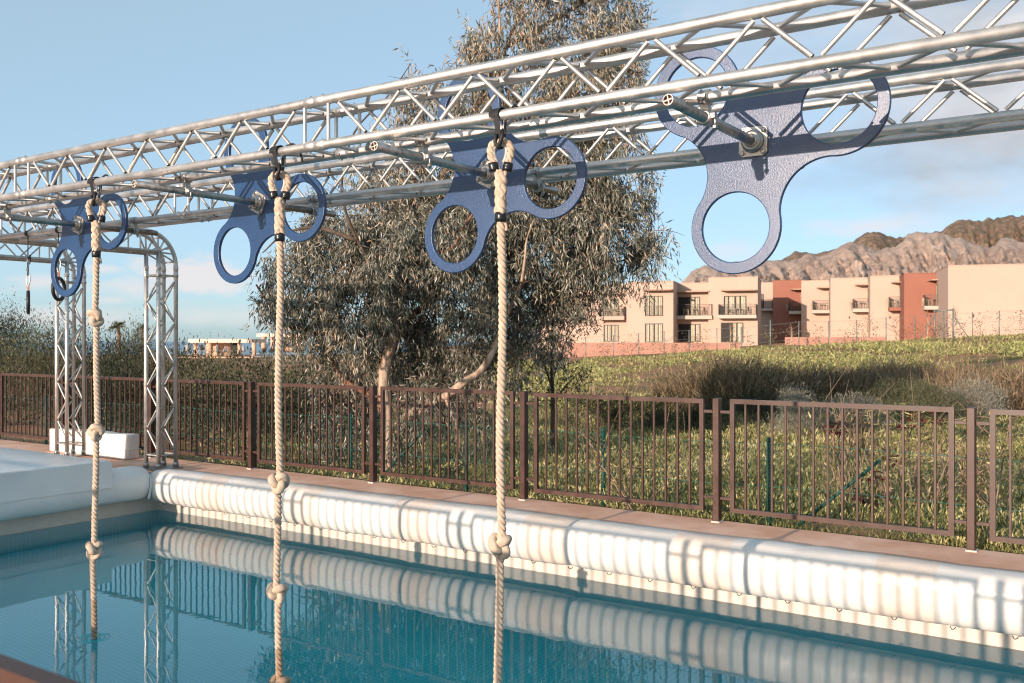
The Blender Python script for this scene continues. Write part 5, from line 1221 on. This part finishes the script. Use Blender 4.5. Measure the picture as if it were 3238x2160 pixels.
# ------------------------------------------------------------------ beach bars, parasols, palms at left
def pill(px0, px1, y0, y1, dd, depth):
    a = (px0-CX)/F*dd; b = (px1-CX)/F*dd; r = depth/2; z0, z1 = (CY-y1)/F*dd, (CY-y0)/F*dd; pts = []
    for q in np.linspace(-pi/2, pi/2, 12): pts.append(G(dd+r+r*sin(q), b-r*.5+r*.5*cos(q)))
    for q in np.linspace(pi/2, 3*pi/2, 12): pts.append(G(dd+r+r*sin(q), a+r*.5+r*.5*cos(q)))
    n = len(pts); m_ = MB(); V = [p+np.array([0, 0, z0]) for p in pts]+[p+np.array([0, 0, z1]) for p in pts]
    m_.add(V, [tuple(range(n))[::-1], tuple(range(n, 2*n))]+[(i, (i+1) % n, n+(i+1) % n, n+i) for i in range(n)]); return m_
def beach_bar(px0, px1, yr0, yr1, yg, dd, cols, wall, door, label):
    t = empty('beach_bar', P((px0+px1)/2, yg, dd+4), label, 'building')
    pill(px0, px1, yr0, yr1, dd, 8).build('roof', M['barroof'], t)
    zt, zb_ = (CY-yr1)/F*dd, (CY-yg)/F*dd
    for (px, w) in cols: m_ = MB(); p = P(px, CY, dd+.8); m_.cyl(p+np.array([0, 0, zb_]), p+np.array([0, 0, zt]), w, 14); m_.build('column', M['bar'], t)
    a, b = wall; mid = P((a+b)/2, CY, dd+5); r = (b-a)/2/F*dd; m_ = MB()
    pts = [mid+RGT*r*cos(q)*1.0+FWD*2.6*sin(q) for q in np.linspace(0, 2*pi, 28, endpoint=False)]; n = len(pts)
    m_.add([p+np.array([0, 0, zb_]) for p in pts]+[p+np.array([0, 0, zt]) for p in pts], [(i, (i+1) % n, n+(i+1) % n, n+i) for i in range(n)], True); m_.build('curved_wall', M['bar'], t)
    if door:
        m_ = MB(); p = P((door[0]+door[1])/2, CY, dd+2.1); m_.box(p+np.array([0, 0, (zb_+zt)/2]), ((door[1]-door[0])/F*dd, .3, zt-zb_), [RGT, FWD, (0, 0, 1)]); m_.build('doorway', M['room'], t)
    return t
z_t = -2.45
beach_bar(576, 816, 1072, 1084, 1128, 150, [(618, .28), (662, .5), (757, .3), (803, .35), (624, .1)], (665, 755), (730, 752), 'low peach beach bar with flat rounded roof, left of the middle rope')
beach_bar(796, 1000, 1055, 1065, 1114, 165, [(834, .4), (862, .35), (943, .35)], (895, 960), (925, 940), 'higher peach beach bar with flat roof behind the middle rope')
def terrace(px0, px1, y, dd, label, hz_=.9):
    p0, p1 = P(px0, y, dd), P(px1, y, dd); c = (p0+p1)/2; m_ = MB(); L = np.linalg.norm(p1-p0)
    t = empty('terrace', c, label, 'terrace'); m_.box(c+FWD*9+np.array([0, 0, -.6]), (L, 18, 1.2), [RGT, FWD, (0, 0, 1)]); m_.build('platform', M['bar'], t)
    m_ = MB()
    for z in (.45, .95): m_.cyl(p0+np.array([0, 0, z]), p1+np.array([0, 0, z]), .035, 6)
    for s in np.linspace(0, 1, int(L/1.4)): m_.cyl(p0*(1-s)+p1*s, p0*(1-s)+p1*s+np.array([0, 0, .95]), .035, 6)
    m_.build('railing', M['lightrail'], t)
terrace(560, 800, 1129, 146, 'low terrace of the beach bar behind the dark hedge'); terrace(800, 1040, 1138, 140, 'railed wooden terrace between the middle rope and the gum tree')
def parasol(px, y0, y1, dd, label):
    z1, z0 = (CY-y0)/F*dd, (CY-y1)/F*dd; c = P(px, CY, dd); t = empty('closed_parasol', c+np.array([0, 0, z0]), label, 'parasol', 'folded grey parasols at the beach bars'); H = z1-z0
    m_ = MB(); m_.cyl(c+np.array([0, 0, z0]), c+np.array([0, 0, z1]), .04, 8); m_.build('pole', M['wood'], t)
    m_ = MB(); m_.lathe([(.03, H), (.12, H*.93), (.26, H*.6), (.36, H*.28), (.22, H*.24), (.05, H*.24)], c+np.array([0, 0, z0]), (0, 0, 1), 9); m_.build('folded_canopy', M['parasol'], t)
for px, y0, y1, dd, lab in ((593, 1088, 1114, 155, 'folded parasol left of the beach bar, the pair\'s front one'), (588, 1090, 1112, 160, 'folded parasol at the far left of the beach bar'), (638, 1088, 1113, 152, 'folded parasol under the left of the low roof'),
        (652, 1087, 1113, 152, 'folded parasol beside the thick column of the low bar'), (686, 1090, 1120, 147, 'folded parasol in front of the curved wall, left'), (712, 1094, 1120, 147, 'folded parasol in front of the curved wall, right'),
        (770, 1091, 1119, 148, 'folded parasol between the doorway and the roof\'s right column'), (820, 1071, 1092, 170, 'folded parasol on the upper terrace left of the middle rope'), (897, 1075, 1108, 158, 'folded parasol just right of the middle rope'),
        (916, 1074, 1107, 158, 'folded parasol in front of the higher bar'), (964, 1075, 1100, 164, 'folded parasol at the right end of the higher bar')):
    parasol(px, y0, y1, dd, lab)
def palm(px, ytop, dd, s, label, seed):
    rng = np.random.default_rng(seed); b = G(dd, (px-CX)/F*dd, -2.4); top = P(px, ytop, dd); t = empty('palm_tree', b, label, 'tree', 'small palms by the sea')
    mb = MB(); branch(mb, [b, (b+top)/2+RGT*.12, top], .24*s, .2*s, 10); mb.build('trunk', M['redbark'], t)
    pos = []; dr = []; LL = []
    for i in range(30):
        az = rng.uniform(0, 2*pi); el_ = rng.uniform(-.5, 1.2); v = RGT*cos(az)*cos(el_)+FWD*sin(az)*cos(el_)+np.array([0, 0, sin(el_)])
        R_ = rng.uniform(.9, 1.3)*s
        for k in range(16):
            s_ = k/16; p = top+v*R_*s_+np.array([0, 0, -.55*s*s_*s_]); pos.append(p); dr.append(v+rng.normal(size=3)*.45+np.array([0, 0, -.7*s_])); LL.append(.42*s)
    LL = np.array(LL); o = link('crown', leaves_mesh('crown', np.array(pos), np.array(dr), LL, LL*.16, rng), M['palm'], t); o['kind'] = 'stuff'
palm(374, 1032, 120, 1.05, 'small palm with red-brown trunk above the hedge, left of the corner tower', 81); palm(449, 1034, 150, .7, 'tiny distant palm just left of the corner tower', 82)
print('objects', len(bpy.data.objects), 'tris', sum(len(o.data.loop_triangles) if False else sum(1 for _ in o.data.polygons) for o in bpy.data.objects if o.type == 'MESH' and len(o.data.polygons) > 5000))
